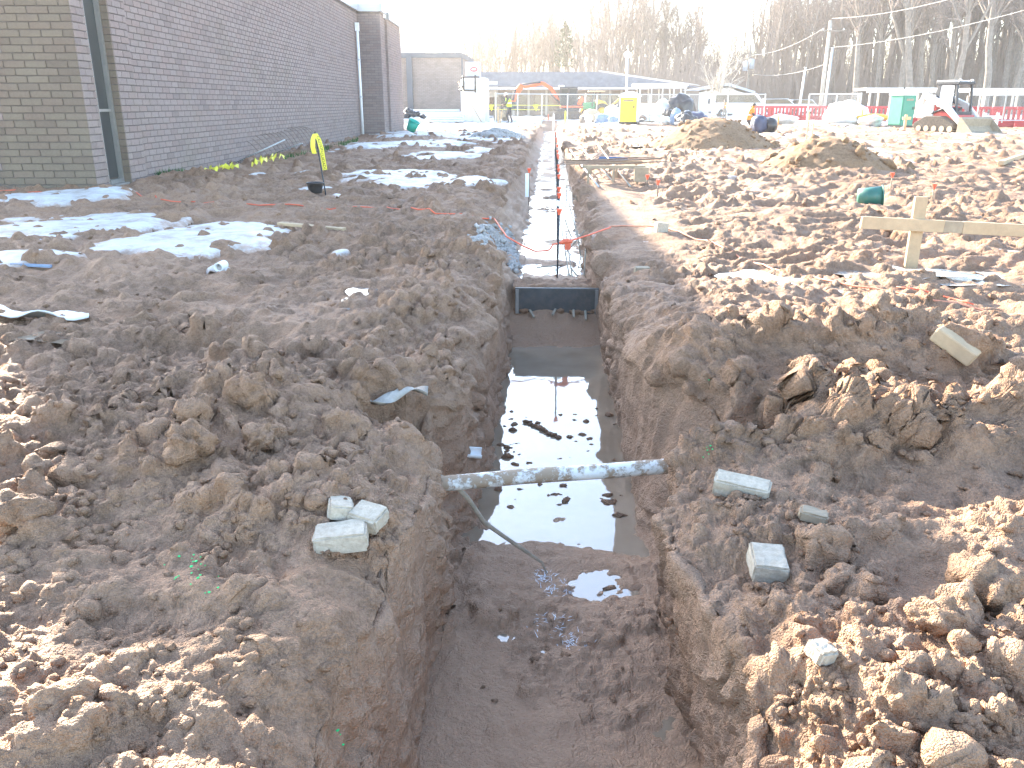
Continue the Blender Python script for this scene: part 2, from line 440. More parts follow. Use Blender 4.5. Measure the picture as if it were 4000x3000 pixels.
# ------------------------------------------------------------------ noise on arrays
def h2(ix, iy, seed):
    n = (ix.astype(np.int64) * 374761393 + iy.astype(np.int64) * 668265263 + seed * 1442695041) & 0xFFFFFFFF
    n = ((n ^ (n >> 13)) * 1274126177) & 0xFFFFFFFF
    n = (n ^ (n >> 16)) & 0xFFFFFFFF
    return n.astype(np.float32) / np.float32(4294967296.0)
def vnoise(x, y, seed=0):
    ix, iy = np.floor(x), np.floor(y); fx, fy = (x - ix).astype(np.float32), (y - iy).astype(np.float32)
    fx = fx * fx * (3 - 2 * fx); fy = fy * fy * (3 - 2 * fy)
    a, b = h2(ix, iy, seed), h2(ix + 1, iy, seed); c, d = h2(ix, iy + 1, seed), h2(ix + 1, iy + 1, seed)
    return (a + (b - a) * fx) * (1 - fy) + (c + (d - c) * fx) * fy - 0.5
def fbm(x, y, seed=0, oc=4):
    s = 0; a = 1.0
    for i in range(oc):
        s = s + a * vnoise(x * 2 ** i, y * 2 ** i, seed + i * 17); a *= 0.5
    return s
def clods(x, y, cell, seed, rmin=0.2, rmax=0.72, dens=0.9, sink=0.25):
    """heights of half-buried round lumps, one per jittered cell"""
    wx = x + cell * (0.7 * vnoise(x / cell * 1.5, y / cell * 1.5, seed + 5) + .35 * vnoise(x / cell * 4.1, y / cell * 4.1, seed + 6))
    wy = y + cell * (0.7 * vnoise(x / cell * 1.5, y / cell * 1.5, seed + 9) + .35 * vnoise(x / cell * 4.1, y / cell * 4.1, seed + 12))
    ix, iy = np.floor(wx / cell), np.floor(wy / cell)
    out = np.zeros_like(x, dtype=np.float32)
    for du in (-1, 0, 1):
        for dv in (-1, 0, 1):
            cx, cy = ix + du, iy + dv
            jx, jy = h2(cx, cy, seed), h2(cx, cy, seed + 1)
            r = (rmin + (rmax - rmin) * h2(cx, cy, seed + 2) ** 2) * cell
            r = np.where(h2(cx, cy, seed + 3) < dens, r, 0)
            d2 = (wx - (cx + jx) * cell) ** 2 + (wy - (cy + jy) * cell) ** 2
            out = np.maximum(out, np.sqrt(np.maximum(r * r - d2, 0)) - sink * r)
    return out
def sstep(a, b, x):
    t = np.clip((x - a) / (b - a), 0, 1); return t * t * (3 - 2 * t)

# ------------------------------------------------------------------ the ground with its trench
ys = [-40, -15, -6, -2.5, -0.8, 0.2, 0.55]
y = 0.55
while y < 74:
    y += max(0.006, 0.0042 * y); ys.append(y)
ys += [76, 79, 84, 95, 115, 150, 210, 320, 520]
YS = np.array(ys); NR = len(YS)
def tab(p): p = np.array(p); return np.interp(YS, p[:, 0], p[:, 1])
XL = tab([(-40, -.43), (1.3, -.40), (1.6, -.45), (2.3, -.42), (2.7, -.40), (3.0, -.46), (3.2, -.66), (3.45, -.60), (3.7, -.42), (4.0, -.42), (4.6, -.38), (5.2, -.36), (6.3, -.40), (7.2, -.42), (8.7, -.62), (11, -.62), (22, -.60), (46, -.6), (51, -.55)])
XR = tab([(-40, .45), (1.3, .45), (1.65, .45), (2.2, .38), (2.5, .39), (2.85, .46), (2.98, .62), (3.12, .92), (3.4, .90), (3.65, .62), (3.9, .53), (4.6, .46), (5.6, .44), (6.6, .42), (8.7, .42), (14, .50), (28, .48), (46, .55), (51, .5)])
FL = tab([(-40, -.40), (3.0, -.39), (3.6, -.33), (4.4, -.33), (5.8, -.31), (7.3, -.32), (7.6, -.24), (18, -.24), (46, -.26), (51, -.3)])
FR = tab([(-40, .50), (3.0, .50), (3.6, .44), (4.4, .46), (5.8, .47), (7.3, .44), (7.6, .36), (18, .42), (46, .40), (51, .3)])
ZF = tab([(-40, -.66), (2.9, -.665), (3.35, -.685), (3.8, -.745), (5.5, -.765), (6.5, -.75), (6.9, -.66), (7.12, -.54), (7.2, -.5), (7.35, -.33), (20, -.34), (46, -.36), (50.5, -.45), (51.5, -.42), (52.3, 0), (520, 0)])
_y1 = YS[:, None][:, 0]
XL = XL + .10 * fbm(_y1 / .55, _y1 * 0, 5, 4) * np.clip(_y1, 0, 1); XR = XR + .10 * fbm(_y1 / .55, _y1 * 0 + 4, 6, 4) * np.clip(_y1, 0, 1)
NL, NW, NF, NG = 340, 56, 96, 340
Yc = np.clip(YS, 0.9, 74)
D = 0.72 * Yc + 1.3
s = np.linspace(0, 1, NL); prof = 0.42 * s + 0.58 * s ** 2.3
gl = XL[:, None] - D[:, None] * prof[::-1][None, :]
gr = XR[:, None] + D[:, None] * np.linspace(0, 1, NG)[None, :] ** 1.0 * (0.42 + 0.58 * np.linspace(0, 1, NG)[None, :] ** 1.3)
tw = np.linspace(0, 1, NW + 2)[1:-1]
wl = XL[:, None] + (FL - XL)[:, None] * tw[None, :]
fl = FL[:, None] + (FR - FL)[:, None] * np.linspace(0, 1, NF)[None, :]
wr = FR[:, None] + (XR - FR)[:, None] * tw[None, :]
outl = np.stack([-600 + 0 * YS, -300 + 0 * YS, -160 + 0 * YS, gl[:, 0] - 40, gl[:, 0] - 15, gl[:, 0] - 5, gl[:, 0] - 1.5], 1)
outr = np.stack([gr[:, -1] + 1.5, gr[:, -1] + 5, gr[:, -1] + 15, gr[:, -1] + 40, 160 + 0 * YS, 300 + 0 * YS, 600 + 0 * YS], 1)
X = np.concatenate([outl, gl, wl, fl, wr, gr, outr], 1)
NC = X.shape[1]
Yg = np.repeat(YS[:, None], NC, 1)
zone = np.concatenate([np.zeros(7 + NL), np.ones(NW), np.full(NF, 2), np.full(NW, 3), np.full(NG + 7, 4)])
tcol = np.concatenate([np.zeros(7 + NL), tw, np.ones(NF), 1 - tw, np.zeros(NG + 7)])   # 0 on the ground, 1 on the floor
depth = -ZF
U = X.copy()
isl, isf, isr, isg = zone == 1, zone == 2, zone == 3, zone == 4
U[:, isl] += depth[:, None] * tw[None, :]
U[:, isf] += depth[:, None]
U[:, isr] += depth[:, None] * (1 + (1 - tw[::-1]))[None, :]
U[:, isg] += 2 * depth[:, None]
# open-ground height
def mound(x, y, cx, cy, rx, ry, h, p=1.0):
    d = ((x - cx) / rx) ** 2 + ((y - cy) / ry) ** 2
    return h * np.exp(-d ** p)
MOUNDS = [(-1.05, 3.35, .75, .5, .16), (-1.75, 2.7, .8, .6, .10), (-.75, 2.3, .35, .3, .10), (-.85, 4.9, .5, .9, .10), (-.72, 7.0, .45, 1.3, .08),
          (-1.1, 1.6, .5, .4, .05), (1.55, 4.0, .62, .42, .30), (.78, 3.98, .34, .34, .20), (1.3, 3.05, .75, .35, .16), (2.1, 3.1, .5, .45, .13),
          (1.0, 2.3, .5, .3, .05), (1.75, 2.15, .45, .3, .13), (.95, 1.6, .4, .25, .06), (1.0, 5.2, .5, .7, .10), (3.2, 9.5, 3.0, 1.2, .08),
          (-1.2, 9.5, .5, 2.5, .08), (-1.1, 15, .5, 4, .10), (-1.0, 24, .45, 5, .12), (1.2, 25, .5, 8, .06), (-3.2, 21, 2.2, 3, .07), (-5.3, 22, 1.5, 8, .10),
          (-5.2, 14.6, 1.6, 1.0, .06), (3.5, 16, 3, 2, .08), (6.5, 21, 3, 1.6, .12), (9, 17, 3, 1.4, .10), (-1.6, 37, 1.6, 1.5, .2), (1.6, 40, 2, 2, .15)]
def ground_z(x, y):
    z = 0.11 * fbm(x / 2.6, y / 2.6, 3, 3) + 0.045 * fbm(x / .7, y / .7, 11, 3)
    for m_ in MOUNDS: z = z + mound(x, y, *m_)
    return z
gz = ground_z(X, Yg)
fadefar = 1 - sstep(70, 90, Yg) * 0.9
gz *= fadefar
gz[:, :7] *= .4; gz[:, -7:] *= .4
# bank shoulders droop into the trench
gz += -0.09 * np.exp(-np.abs(X - XL[:, None]) / .09) * (1 + 1.6 * fbm(Yg / .4, X * 0 + 3, 19, 3)) * ((zone <= 1)[None, :]) * (depth[:, None] > .05)
gz += -0.09 * np.exp(-np.abs(X - XR[:, None]) / .09) * (1 + 1.6 * fbm(Yg / .4, X * 0 + 8, 23, 3)) * ((zone >= 3)[None, :]) * (depth[:, None] > .05)
zl = gz[:, [7 + NL - 1]]; zr = gz[:, [7 + NL + 2 * NW + NF]]
T = np.repeat(tcol[None, :], NR, 0)
Ts = 1 - (1 - T) ** 1.25
side = np.where((zone <= 1)[None, :], zl, zr)
fz = ZF[:, None] + (.035 + .04 * sstep(7.4, 8, Yg)) * fbm(X / .45, Yg / .45, 31, 3)
Z = np.where(T > 0, side * (1 - Ts) + fz * Ts, gz)
Z = np.where((depth[:, None] < 1e-3) & (T > 0), gz, Z)
# pocket in the right bank: its bottom is a shelf, not the trench floor
pk = mound(X, Yg, .76, 3.25, .21, .24, 1.0, 2.0) * (zone >= 3)[None, :]
Z = np.where(pk > .02, np.minimum(Z, gz + (-.44 - gz) * np.clip(pk * 1.6, 0, 1)), Z)
pk2 = mound(X, Yg, -.60, 3.30, .14, .2, 1.0, 2.0) * (zone <= 1)[None, :]
Z = np.where(pk2 > .02, np.minimum(Z, gz + (-.40 - gz) * np.clip(pk2 * 1.6, 0, 1)), Z)
# two water-filled ruts and hollows are kept low
P = np.stack([X, Yg, Z], 2).astype(np.float32)
PSM = P.copy()                                    # smooth surface (snow and puddles lie on it)
def normals(P):
    a = np.gradient(P, axis=1); b = np.gradient(P, axis=0)
    n = np.cross(a, b); l = np.linalg.norm(n, axis=2, keepdims=True) + 1e-9
    return n / l
spc = np.maximum(np.linalg.norm(np.gradient(P, axis=1), axis=2), np.linalg.norm(np.gradient(P, axis=0), axis=2))
rough = np.clip(.74 + 1.9 * fbm(X / 1.15, Yg / 1.15, 71, 3), 0.16, 1.3)
inside = (T > 0) & (depth[:, None] > .05)
rough = np.where(inside, np.clip(np.where((zone == 2)[None, :], .30, .45) + .85 * fbm(X / .4, Yg / .4, 77, 3), .06, .9), rough)
path = sstep(.55, .7, X) * (1 - sstep(1.15, 1.6, X)) * sstep(6.2, 7.5, Yg) * (1 - sstep(14, 16, Yg))   # trodden strip
rough *= 1 - .75 * path
heap = sum(mound(X, Yg, *m_) / m_[4] for m_ in MOUNDS[:14])
rough = np.where(inside, rough, np.minimum(rough + .55 * np.clip(heap, 0, 1), 1.35))
rough = np.where(inside, rough, np.maximum(rough, .62 * sstep(4, 5.5, Yg) * (1 - path)))
def lod(cell): return np.clip((cell / spc - 1.2) / 1.5, 0, 1)
farup = 1 + .5 * sstep(8, 25, Yg)
d1 = clods(U, Yg, .42, 101, .12, .42, .55, .35) * (.42 + .5 * sstep(7, 16, Yg)) * rough * lod(.42) * (1 - .6 * inside) * farup
d1 += clods(U, Yg, .17, 201, .15, .6, .75, .30) * .85 * rough * lod(.17) * farup
rid = .055 * (1 - np.abs(2.6 * vnoise(U / .62 + .8 * vnoise(U / .9, Yg / .9, 161), Yg / .34, 162))) + .028 * (1 - np.abs(2.6 * vnoise(U / .27, Yg / .15, 163)))
rid -= .052
d1 += rid * np.where(inside, np.where((zone == 2)[None, :] & (Yg > 7), .06, .35), 1.0) * (1 - .7 * path) * lod(.16) * (1 + .05 * Yg)          # churned ridges and ruts
d1 += .05 * rough * fbm(U / .22, Yg / .22, 41, 3) * lod(.22)
P = P + normals(P) * d1[..., None]
r2 = np.clip(rough * 1.2 + .7 * fbm(U / .35, Yg / .35, 91, 2), .25, 1.35)
d2 = clods(U, Yg, .075, 301, .15, .68, .9, .2) * 1.0 * r2 * lod(.075)
d2 += clods(U, Yg, .034, 401, .2, .7, .9, .2) * .95 * r2 * lod(.036)
d2 += .022 * fbm(U / .45 + Yg * 1.3, Yg / .05, 57, 2) * inside * (zone != 2)[None, :] * lod(.05)       # scrape marks of the bucket on the trench sides
d2 += .022 * fbm(U / .055, Yg / .055, 63, 3) * r2 * lod(.05)
d2 += .03 * fbm(U / .16, Yg / .16, 61, 3) * inside * (zone != 2)[None, :] * lod(.1)
P = P + normals(P) * d2[..., None]
fac = (np.arange(NR - 1)[:, None] * NC + np.arange(NC - 1)[None, :])
quads = np.stack([fac, fac + 1, fac + NC + 1, fac + NC], 2).reshape(-1, 4)
gme = np_mesh('ground', P.reshape(-1, 3), quads, 'soil')
wet = np.clip(np.where(inside, .55 + .5 * Ts, .14 + .45 * fbm(X / 1.7, Yg / 1.7, 151, 3)), 0, 1)
wet = np.where(inside & (Yg > 2.0) & (Yg < 3.4) & (X > .3) & (T < .9), wet * .45, wet)
wa = gme.attributes.new('wet', 'FLOAT', 'POINT'); wa.data.foreach_set('value', wet.astype(np.float32).ravel())
ground = bpy.data.objects.new('ground', gme); COL.objects.link(ground); ground['kind'] = 'structure'

# height look-up on the finished ground
def gh(x, y, rad=0.0):
    i = int(np.clip(np.searchsorted(YS, y), 0, NR - 1))
    k = max(1, int(rad / max(1e-3, YS[min(i + 1, NR - 1)] - YS[i]))) if rad > 0 else 0
    zz = []
    for j in range(max(0, i - k), min(NR, i + k + 1), max(1, k // 4)):
        row = P[j]; m_ = np.abs(row[:, 0] - x) < max(rad, .004 + .012 * y)
        if m_.any(): zz.append(row[m_, 2].mean())
        else: zz.append(row[np.argmin(np.abs(row[:, 0] - x)), 2])
    return float(np.mean(zz))
def on(px, py, z0=0.0):
    """where the photo ray meets the ground"""
    z = z0
    for _ in range(12):
        p = G(px, py, z); zn = gh(p.x, p.y, .02)
        z = z * .5 + zn * .5
    p = G(px, py, z); return Vector((p.x, p.y, gh(p.x, p.y, .02)))

# loose clods lying about: many small lumps as one mass
def lump_protos(sub, n, seed):
    out = []
    for i in range(n):
        m = MB().blob((0, 0, 0), (1, 1, 1), .42, sub, seed + i)
        out.append((np.array(m.v, dtype=np.float32), np.array(m.f, dtype=np.int32)))
    return out
def scatter(name, label, mat, pts, protos, seed, flat=.75):
    """pts: (x, y, radius, sink)"""
    q = np.random.RandomState(seed); Vs = []; Fs = []; o = 0
    for (x, y_, r, sk) in pts:
        V, Fq = protos[q.randint(len(protos))]
        a, b_ = q.uniform(0, 6.28, 2); ca, sa, cb, sb = math.cos(a), math.sin(a), math.cos(b_), math.sin(b_)
        M = np.array([[ca, -sa, 0], [sa, ca, 0], [0, 0, 1]]) @ np.array([[1, 0, 0], [0, cb, -sb], [0, sb, cb]])
        W = (V @ M.T.astype(np.float32)) * np.array([r * q.uniform(.8, 1.3), r * q.uniform(.8, 1.2), r * flat * q.uniform(.8, 1.2)], dtype=np.float32)
        W = W + np.array([x, y_, gh(x, y_) + r * (1 - sk) * flat - r * .25], dtype=np.float32)
        Vs.append(W); Fs.append(Fq + o); o += len(V)
    ob = bpy.data.objects.new(name, np_mesh(name, np.concatenate(Vs), np.concatenate(Fs), mat)); COL.objects.link(ob)
    return tag(ob, label, 'soil', None, 'stuff')
q_ = np.random.RandomState(5); pts = []
while len(pts) < 2600:
    yy = 1.0 / q_.uniform(1 / 14.0, 1 / 1.1)
    xx = q_.uniform(-(.72 * yy + .6), .66 * yy + .6)
    i = int(np.searchsorted(YS, yy)); j = int(np.argmin(np.abs(X[i] - xx)))
    ins = bool(inside[i, j])
    if ins and q_.rand() > .12: continue
    if q_.rand() > np.clip(rough[i, j] * .9, .08, 1): continue
    r = min(.014 + .0035 * yy, .045, .004 + .0016 * yy + .006 * q_.exponential(.9))
    pts.append((xx, yy, r, .55))
scatter('loose_clods', 'small loose clods of mud scattered over the banks', 'soil', pts, lump_protos(1, 10, 40), 3)
# ------------------------------------------------------------------ snow, ice, water
def blot(px, py, w, h, a=1.0):
    """elliptical patch centre and radii read off the photo"""
    c = G(px, py); e = G(px + w / 2, py); n = G(px, py + h / 2)
    return (c.x, c.y, max(.05, abs(e.x - c.x)), max(.06, abs(c.y - n.y)), a)
SNOW = [blot(250, 780, 620, 60, 1.2), blot(250, 885, 760, 150, 1.12), blot(820, 920, 660, 140, 1.1), blot(560, 960, 560, 100, .85), blot(160, 1010, 560, 80, .8),
        blot(1540, 690, 420, 60, 1.0), blot(1620, 720, 420, 40, 1.0), blot(1840, 735, 260, 40, 1.1), blot(1450, 590, 260, 30, .9), blot(1230, 745, 200, 26, .9),
        blot(1010, 700, 130, 22, .9), blot(1180, 680, 130, 18, .8), blot(1560, 570, 420, 26, 1.0), blot(1750, 620, 420, 44, 1.0), blot(1700, 560, 300, 22, 1.0),
        blot(1560, 535, 140, 16, 1.2), blot(1880, 600, 160, 24, .8), blot(1330, 985, 110, 24, .9), blot(860, 1040, 120, 18, .7), blot(1340, 770, 160, 26, .8),
        blot(3500, 1375, 190, 30, 1.1), blot(3970, 1640, 220, 130, 1.0), blot(3900, 1000, 500, 40, .35)]
def snow_mask(x, y):
    m_ = np.full_like(x, -.55)
    for cx, cy, rx, ry, a in SNOW:
        m_ = np.maximum(m_, -.55 + a * 1.15 * np.exp(-(((x - cx) / rx) ** 2 + ((y - cy) / ry) ** 2) ** 1.3))
    left = sstep(28, 34, y + .9 * (x + 3)) * (1 - sstep(-1.6, -.6, x))
    m_ = np.maximum(m_, -.55 + .86 * left)
    m_ = np.maximum(m_, -.55 + .9 * sstep(50, 58, y))
    m_ = np.maximum(m_, -.55 + .34 * sstep(14, 22, y) * sstep(1.5, 3, x))
    return m_ + .42 * fbm(x / 1.5 , y / 2.2, 501, 4) * (1 + .5 * (y > 25)) + .62 * fbm(x / .34, y / .5, 521, 4)
sm = snow_mask(X, Yg)
SZ = PSM[..., 2] + .012 + np.where(sm < .05, (sm - .05) * .38 + .004, np.clip(sm, 0, .5) * np.clip(.075 + .0016 * Yg, 0, .20))
keep = (sm > -.16) & (T < .02) & (Yg > 2.0) & (np.abs(X) < 120) & (Yg < 140)
kf = keep[:-1, :-1] & keep[1:, :-1] & keep[:-1, 1:] & keep[1:, 1:]
q = quads.reshape(NR - 1, NC - 1, 4)[kf]
used = np.unique(q); remap = np.full(NR * NC, -1); remap[used] = np.arange(len(used))
SV = np.stack([X, Yg, SZ], 2).reshape(-1, 3)[used]
sme = np_mesh('snow', SV, remap[q], 'snow'); sme.attributes.new('cover', 'FLOAT', 'POINT').data.foreach_set('value', np.clip((sm.ravel()[used] + .10) / .65, 0, 1).astype(np.float32))
so = bpy.data.objects.new('snow', sme); COL.objects.link(so)
tag(so, 'thin broken patches of old snow lying over the mud', 'snow', None, 'stuff')

def sheet(name, mat, x0, x1, y0, y1, z, n=24, wob=.0):
    m = MB(); vs = []; fs = []
    for j in range(n + 1):
        for i in range(7):
            vs.append((x0 + (x1 - x0) * i / 6, y0 + (y1 - y0) * j / n, z))
    for j in range(n):
        for i in range(6):
            k = j * 7 + i; fs.append((k, k + 1, k + 8, k + 7))
    m.add(vs, fs); o = m.build(name, mat); o['kind'] = 'structure'; return o
sheet('trench_water', 'muddy_water', -.62, .80, 3.25, 7.14, -.702)
sheet('trench_ice', 'ice', -.52, .60, 7.38, 51.6, -.313)
sheet('floor_puddle', 'muddy_water', -.5, .6, 1.9, 3.2, -.687)

# ------------------------------------------------------------------ brick building on the left
TH = R(2.7)
bld = thing('brick_building', 'long windowless brown brick building wall with slot window and metal roof edge', 'building', (-6.72, 12.35, 0), TH)
C_H, C_L = .1016, .305                                   # course height, brick length with joint
def rows(z1): return range(-2, int(z1 / C_H))
slots = []                                               # (centre, size, world-facing) in the building's frame
def face_y(x0, x1, yy, z1, flip=1):                      # wall face looking at -y
    for r_ in rows(z1):
        off = (r_ % 2) * C_L / 2
        x = x1 + off - C_L
        while x + C_L > x0 + .01:
            a, b_ = max(x, x0), min(x + C_L, x1)
            if b_ - a > .05: slots.append((((a + b_) / 2, yy, (r_ + .5) * C_H), (b_ - a - .008, .012, C_H - .009)))
            x -= C_L
def face_x(y0, y1, xx, z1):                              # wall face looking at +x
    for r_ in rows(z1):
        off = ((r_ + 1) % 2) * C_L / 2
        yb = y0 - off
        while yb < y1 - .01:
            a, b_ = max(yb, y0), min(yb + C_L, y1)
            if b_ - a > .05: slots.append(((xx, (a + b_) / 2, (r_ + .5) * C_H), (.012, b_ - a - .008, C_H - .009)))
            yb += C_L
ZT = 4.75
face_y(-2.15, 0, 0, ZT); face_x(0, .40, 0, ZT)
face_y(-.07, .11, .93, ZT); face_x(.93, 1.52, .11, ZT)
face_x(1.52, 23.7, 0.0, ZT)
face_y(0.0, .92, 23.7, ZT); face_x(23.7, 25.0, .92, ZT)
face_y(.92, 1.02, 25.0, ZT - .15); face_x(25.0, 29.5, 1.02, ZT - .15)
core = MB()
core.box((-1.083, .20, 2.3), (2.15, .384, 5.0)); core.box((-1.03, 1.23, 2.3), (2.26, .578, 5.0)); core.box((-1.12, .665, 2.3), (2.04, .53, 5.0))
core.box((-1.083, 4.2, 2.3), (2.15, 5.35, 5.0)); core.box((-4.116, 15.34, 2.3), (8.22, 16.93, 5.0)); core.box((-4.2, 26.6, 2.3), (8.22, 5.8, 5.0))
core.box((-1.1, 24.36, 2.3), (4.0, 1.30, 5.0)); core.box((-1.14, 27.25, 2.22), (4.28, 4.48, 4.84))
core.build('wall', 'mortar', bld)
def brick_shape(d):
    x, y, z = d[0] / 2, d[1] / 2, d[2] / 2; b_ = .005
    m = MB()
    if d[0] > d[1] or d[1] > .02 and d[0] > .02:            # faces -y
        m.add([(-x, y, -z), (x, y, -z), (x, y, z), (-x, y, z), (-x + b_, -y, -z + b_), (x - b_, -y, -z + b_), (x - b_, -y, z - b_), (-x + b_, -y, z - b_)],
              [(4, 5, 6, 7), (0, 1, 5, 4), (1, 2, 6, 5), (2, 3, 7, 6), (3, 0, 4, 7)])
    else:
        m.add([(-x, -y, -z), (-x, y, -z), (-x, y, z), (-x, -y, z), (x, -y + b_, -z + b_), (x, y - b_, -z + b_), (x, y - b_, z - b_), (x, -y + b_, z - b_)],
              [(4, 5, 6, 7), (0, 1, 5, 4), (1, 2, 6, 5), (2, 3, 7, 6), (3, 0, 4, 7)])
    return m
Mb = Matrix.Rotation(TH, 4, 'Z'); Mb.translation = Vector((-6.72, 12.35, 0))
iv = Matrix(((_r.x, _r.y, _r.z), (_u.x, _u.y, _u.z), (_f.x, _f.y, _f.z)))
def px_of(w):
    c = iv @ (Vector(w) - Vector((0, 0, CH))); return (2000 + F * c.x / c.z, 1500 - F * c.y / c.z, c.z)
cand = []
for i, (c, d) in enumerate(slots):
    p = px_of(Mb @ Vector(c))
    if -30 < p[0] < 4000 and -30 < p[1] < 3000 and c[2] > 0: cand.append((math.hypot(Mb.translation.x + c[0], Mb.translation.y + c[1]), i))
cand.sort(); own = set(i for _, i in cand[:300])
shared = {}; rest = MB()
for i, (c, d) in enumerate(slots):
    if i in own:
        k = tuple(round(v, 2) for v in d)
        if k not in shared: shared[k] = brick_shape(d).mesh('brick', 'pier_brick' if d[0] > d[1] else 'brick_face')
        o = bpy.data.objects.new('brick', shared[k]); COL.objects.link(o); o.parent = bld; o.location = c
    else:
        s_ = brick_shape(d); rest.add([(v[0] + c[0], v[1] + c[1], v[2] + c[2]) for v in s_.v], s_.f)
rest.build('brickwork', 'brick_face', bld)['kind'] = 'stuff'
# roof edge: light metal fascia
def fascia(name, pts, h, z, mat='fascia_metal'):
    m = MB()
    for a, b_ in zip(pts[:-1], pts[1:]):
        a3, b3 = Vector((a[0], a[1], z + h / 2)), Vector((b_[0], b_[1], z + h / 2))
        d_ = (b3 - a3).normalized() * .04
        m.beam(a3 - d_, b3 + d_, .08, h)
    return m.build(name, mat, bld)
fascia('fascia', [(-2.2, -.03), (.05, -.03), (.05, .90), (.16, .90), (.16, 1.57), (.06, 1.57), (.06, 23.62), (.98, 23.62), (.98, 24.95)], .30, ZT)
fascia('fascia', [(1.0, 24.93), (1.08, 24.93), (1.08, 29.5)], .28, ZT - .18)
MB().box((-1.08, 3.5, 5.02), (2.1, 6.9, .04)).box((-4.2, 15.4, 5.02), (8.2, 16.8, .04)).build('roof', 'dark_fascia', bld)
# slot window
win = MB().box((-.075, .665, 2.45), (.02, .50, 4.6)).build('window', 'tinted_glass', bld)
fr = MB()
fr.box((-.04, .895, 2.4), (.07, .06, 4.7)); fr.box((-.045, .43, 2.4), (.05, .05, 4.7)); fr.box((-.04, .665, .10), (.07, .40, .06)); fr.box((-.05, .665, 1.15), (.04, .40, .04))
fr.build('frame', 'alu_frame', win)
MB().box((.0, .665, .03), (.16, .50, .07)).build('sill', 'concrete', win)
# downspout
ds = MB(); ds.tube([(.12, 22.9, .05), (.12, 22.9, 4.0)], .055, 8); 
dso = ds.build('downspout', 'white_metal', bld, True)
MB().box((.12, 22.9, 4.12), (.15, .17, .30)).build('hopper', 'white_metal', dso)
for zz in (1.5, 2.9): MB().box((.12, 22.9, zz), (.13, .14, .04)).build('strap', 'galv', dso)
# ------------------------------------------------------------------ things near the trench
def rotm(ax, ay, az): return (Matrix.Rotation(az, 3, 'Z') @ Matrix.Rotation(ay, 3, 'Y') @ Matrix.Rotation(ax, 3, 'X'))
def chipped_brick(name, label, px, py, size, rz, tilt=(0, 0), sink=.35, mat='white_brick', cat='brick', seed=1):
    p = on(px, py); d = size
    bm = bmesh.new(); bmesh.ops.create_cube(bm, size=1)
    bmesh.ops.scale(bm, vec=d, verts=bm.verts)
    bmesh.ops.bevel(bm, geom=bm.edges[:], offset=.006, segments=2, affect='EDGES')
    bmesh.ops.subdivide_edges(bm, edges=[e for e in bm.edges if e.calc_length() > .03], cuts=3, use_grid_fill=True)
    q = random.Random(seed)
    for v in bm.verts:
        v.co += Vector((q.uniform(-1, 1), q.uniform(-1, 1), q.uniform(-1, 1))) * .0016
        if abs(abs(v.co.x) - d[0] / 2) < .01 and abs(abs(v.co.z) - d[2] / 2) < .01 and q.random() < .25: v.co *= .96
    me = bpy.data.meshes.new(name); bm.to_mesh(me); bm.free(); me.materials.append(MATS[mat])
    o = bpy.data.objects.new(name, me); COL.objects.link(o)
    o.location = (p.x, p.y, p.z + d[2] * (.36 - sink)); o.rotation_euler = (tilt[0], tilt[1], rz)
    return tag(o, label, cat)
chipped_brick('pale_brick', 'pale brick lying longways at the front of three on the left bank', 1335, 2120, (.155, .095, .062), .18, (.05, -.06), .0, seed=1)
chipped_brick('pale_brick', 'short pale brick half behind the longways brick on the left bank', 1440, 2040, (.10, .085, .055), -.35, (.15, .1), .05, seed=2)
chipped_brick('pale_brick', 'broken pale brick farthest back of the three on the left bank', 1330, 2000, (.075, .095, .05), .25, (-.1, .22), .0, seed=3)
chipped_brick('pale_brick', 'pale brick half buried on the right bank close to the white pipe end', 2895, 1925, (.18, .07, .07), -.32, (.25, .08), .1, seed=4)
chipped_brick('pale_brick', 'square muddy pale brick standing clear on the right bank near the camera', 2995, 2235, (.10, .12, .062), -.08, (.12, .06), -.1, seed=5)
chipped_brick('brown_brick', 'small brown brick on the edge of the right bank beside the bulkhead', 2508, 1065, (.12, .08, .06), .1, (0, 0), .1, 'weathered_wood', seed=6)
chipped_brick('pale_block', 'small pale block beside the cord on the right bank', 2582, 905, (.12, .10, .13), .2, (0, .1), .15, seed=7)
chipped_brick('wood_chunk', 'short split wood chunk sticking out of the right bank', 3175, 2030, (.085, .05, .035), -.25, (.1, .15), -.1, 'weathered_wood', 'wood', 8)
chipped_brick('tile_chip', 'thin pale tile chip lying on the right bank', 3062, 2352, (.016, .034, .008), .3, (.3, .2), -.6, 'white_brick', 'chip', 9)
chipped_brick('pale_stone', 'smooth white stone among the sunlit clods at lower right', 3205, 2560, (.055, .05, .04), .5, (.2, .2), .1, 'white_brick', 'stone', 10)

# white pipe across the trench
a, b_ = at(1745, 1888, 2.86), at(2640, 1818, 3.02)
pp = MB().tube([a - (b_ - a) * .12, a, a.lerp(b_, .33) + Vector((0, 0, .004)), a.lerp(b_, .66), b_, b_ + (b_ - a) * .12], .030, 18)
tag(pp.build('water_pipe', 'muddy_pvc', None, True), 'mud smeared white plastic pipe spanning the trench from bank to bank', 'pipe')
# torn pipe fragment in the left bank
p = on(1840, 1785, -.35); m = MB()
prof = [(.030 * math.cos(t), .030 * math.sin(t)) for t in np.linspace(math.pi * .9, math.pi * 2.1, 9)]
m.prism(prof + [(x * .82, z * .82) for x, z in prof[::-1]], -.055, .055, 'x')
o = m.build('pipe_fragment', 'pvc', None, True, 0, p + Vector((0, 0, .03)), (.4, .12, .15))
tag(o, 'broken white pipe fragment lying at the foot of the left bank', 'pipe')
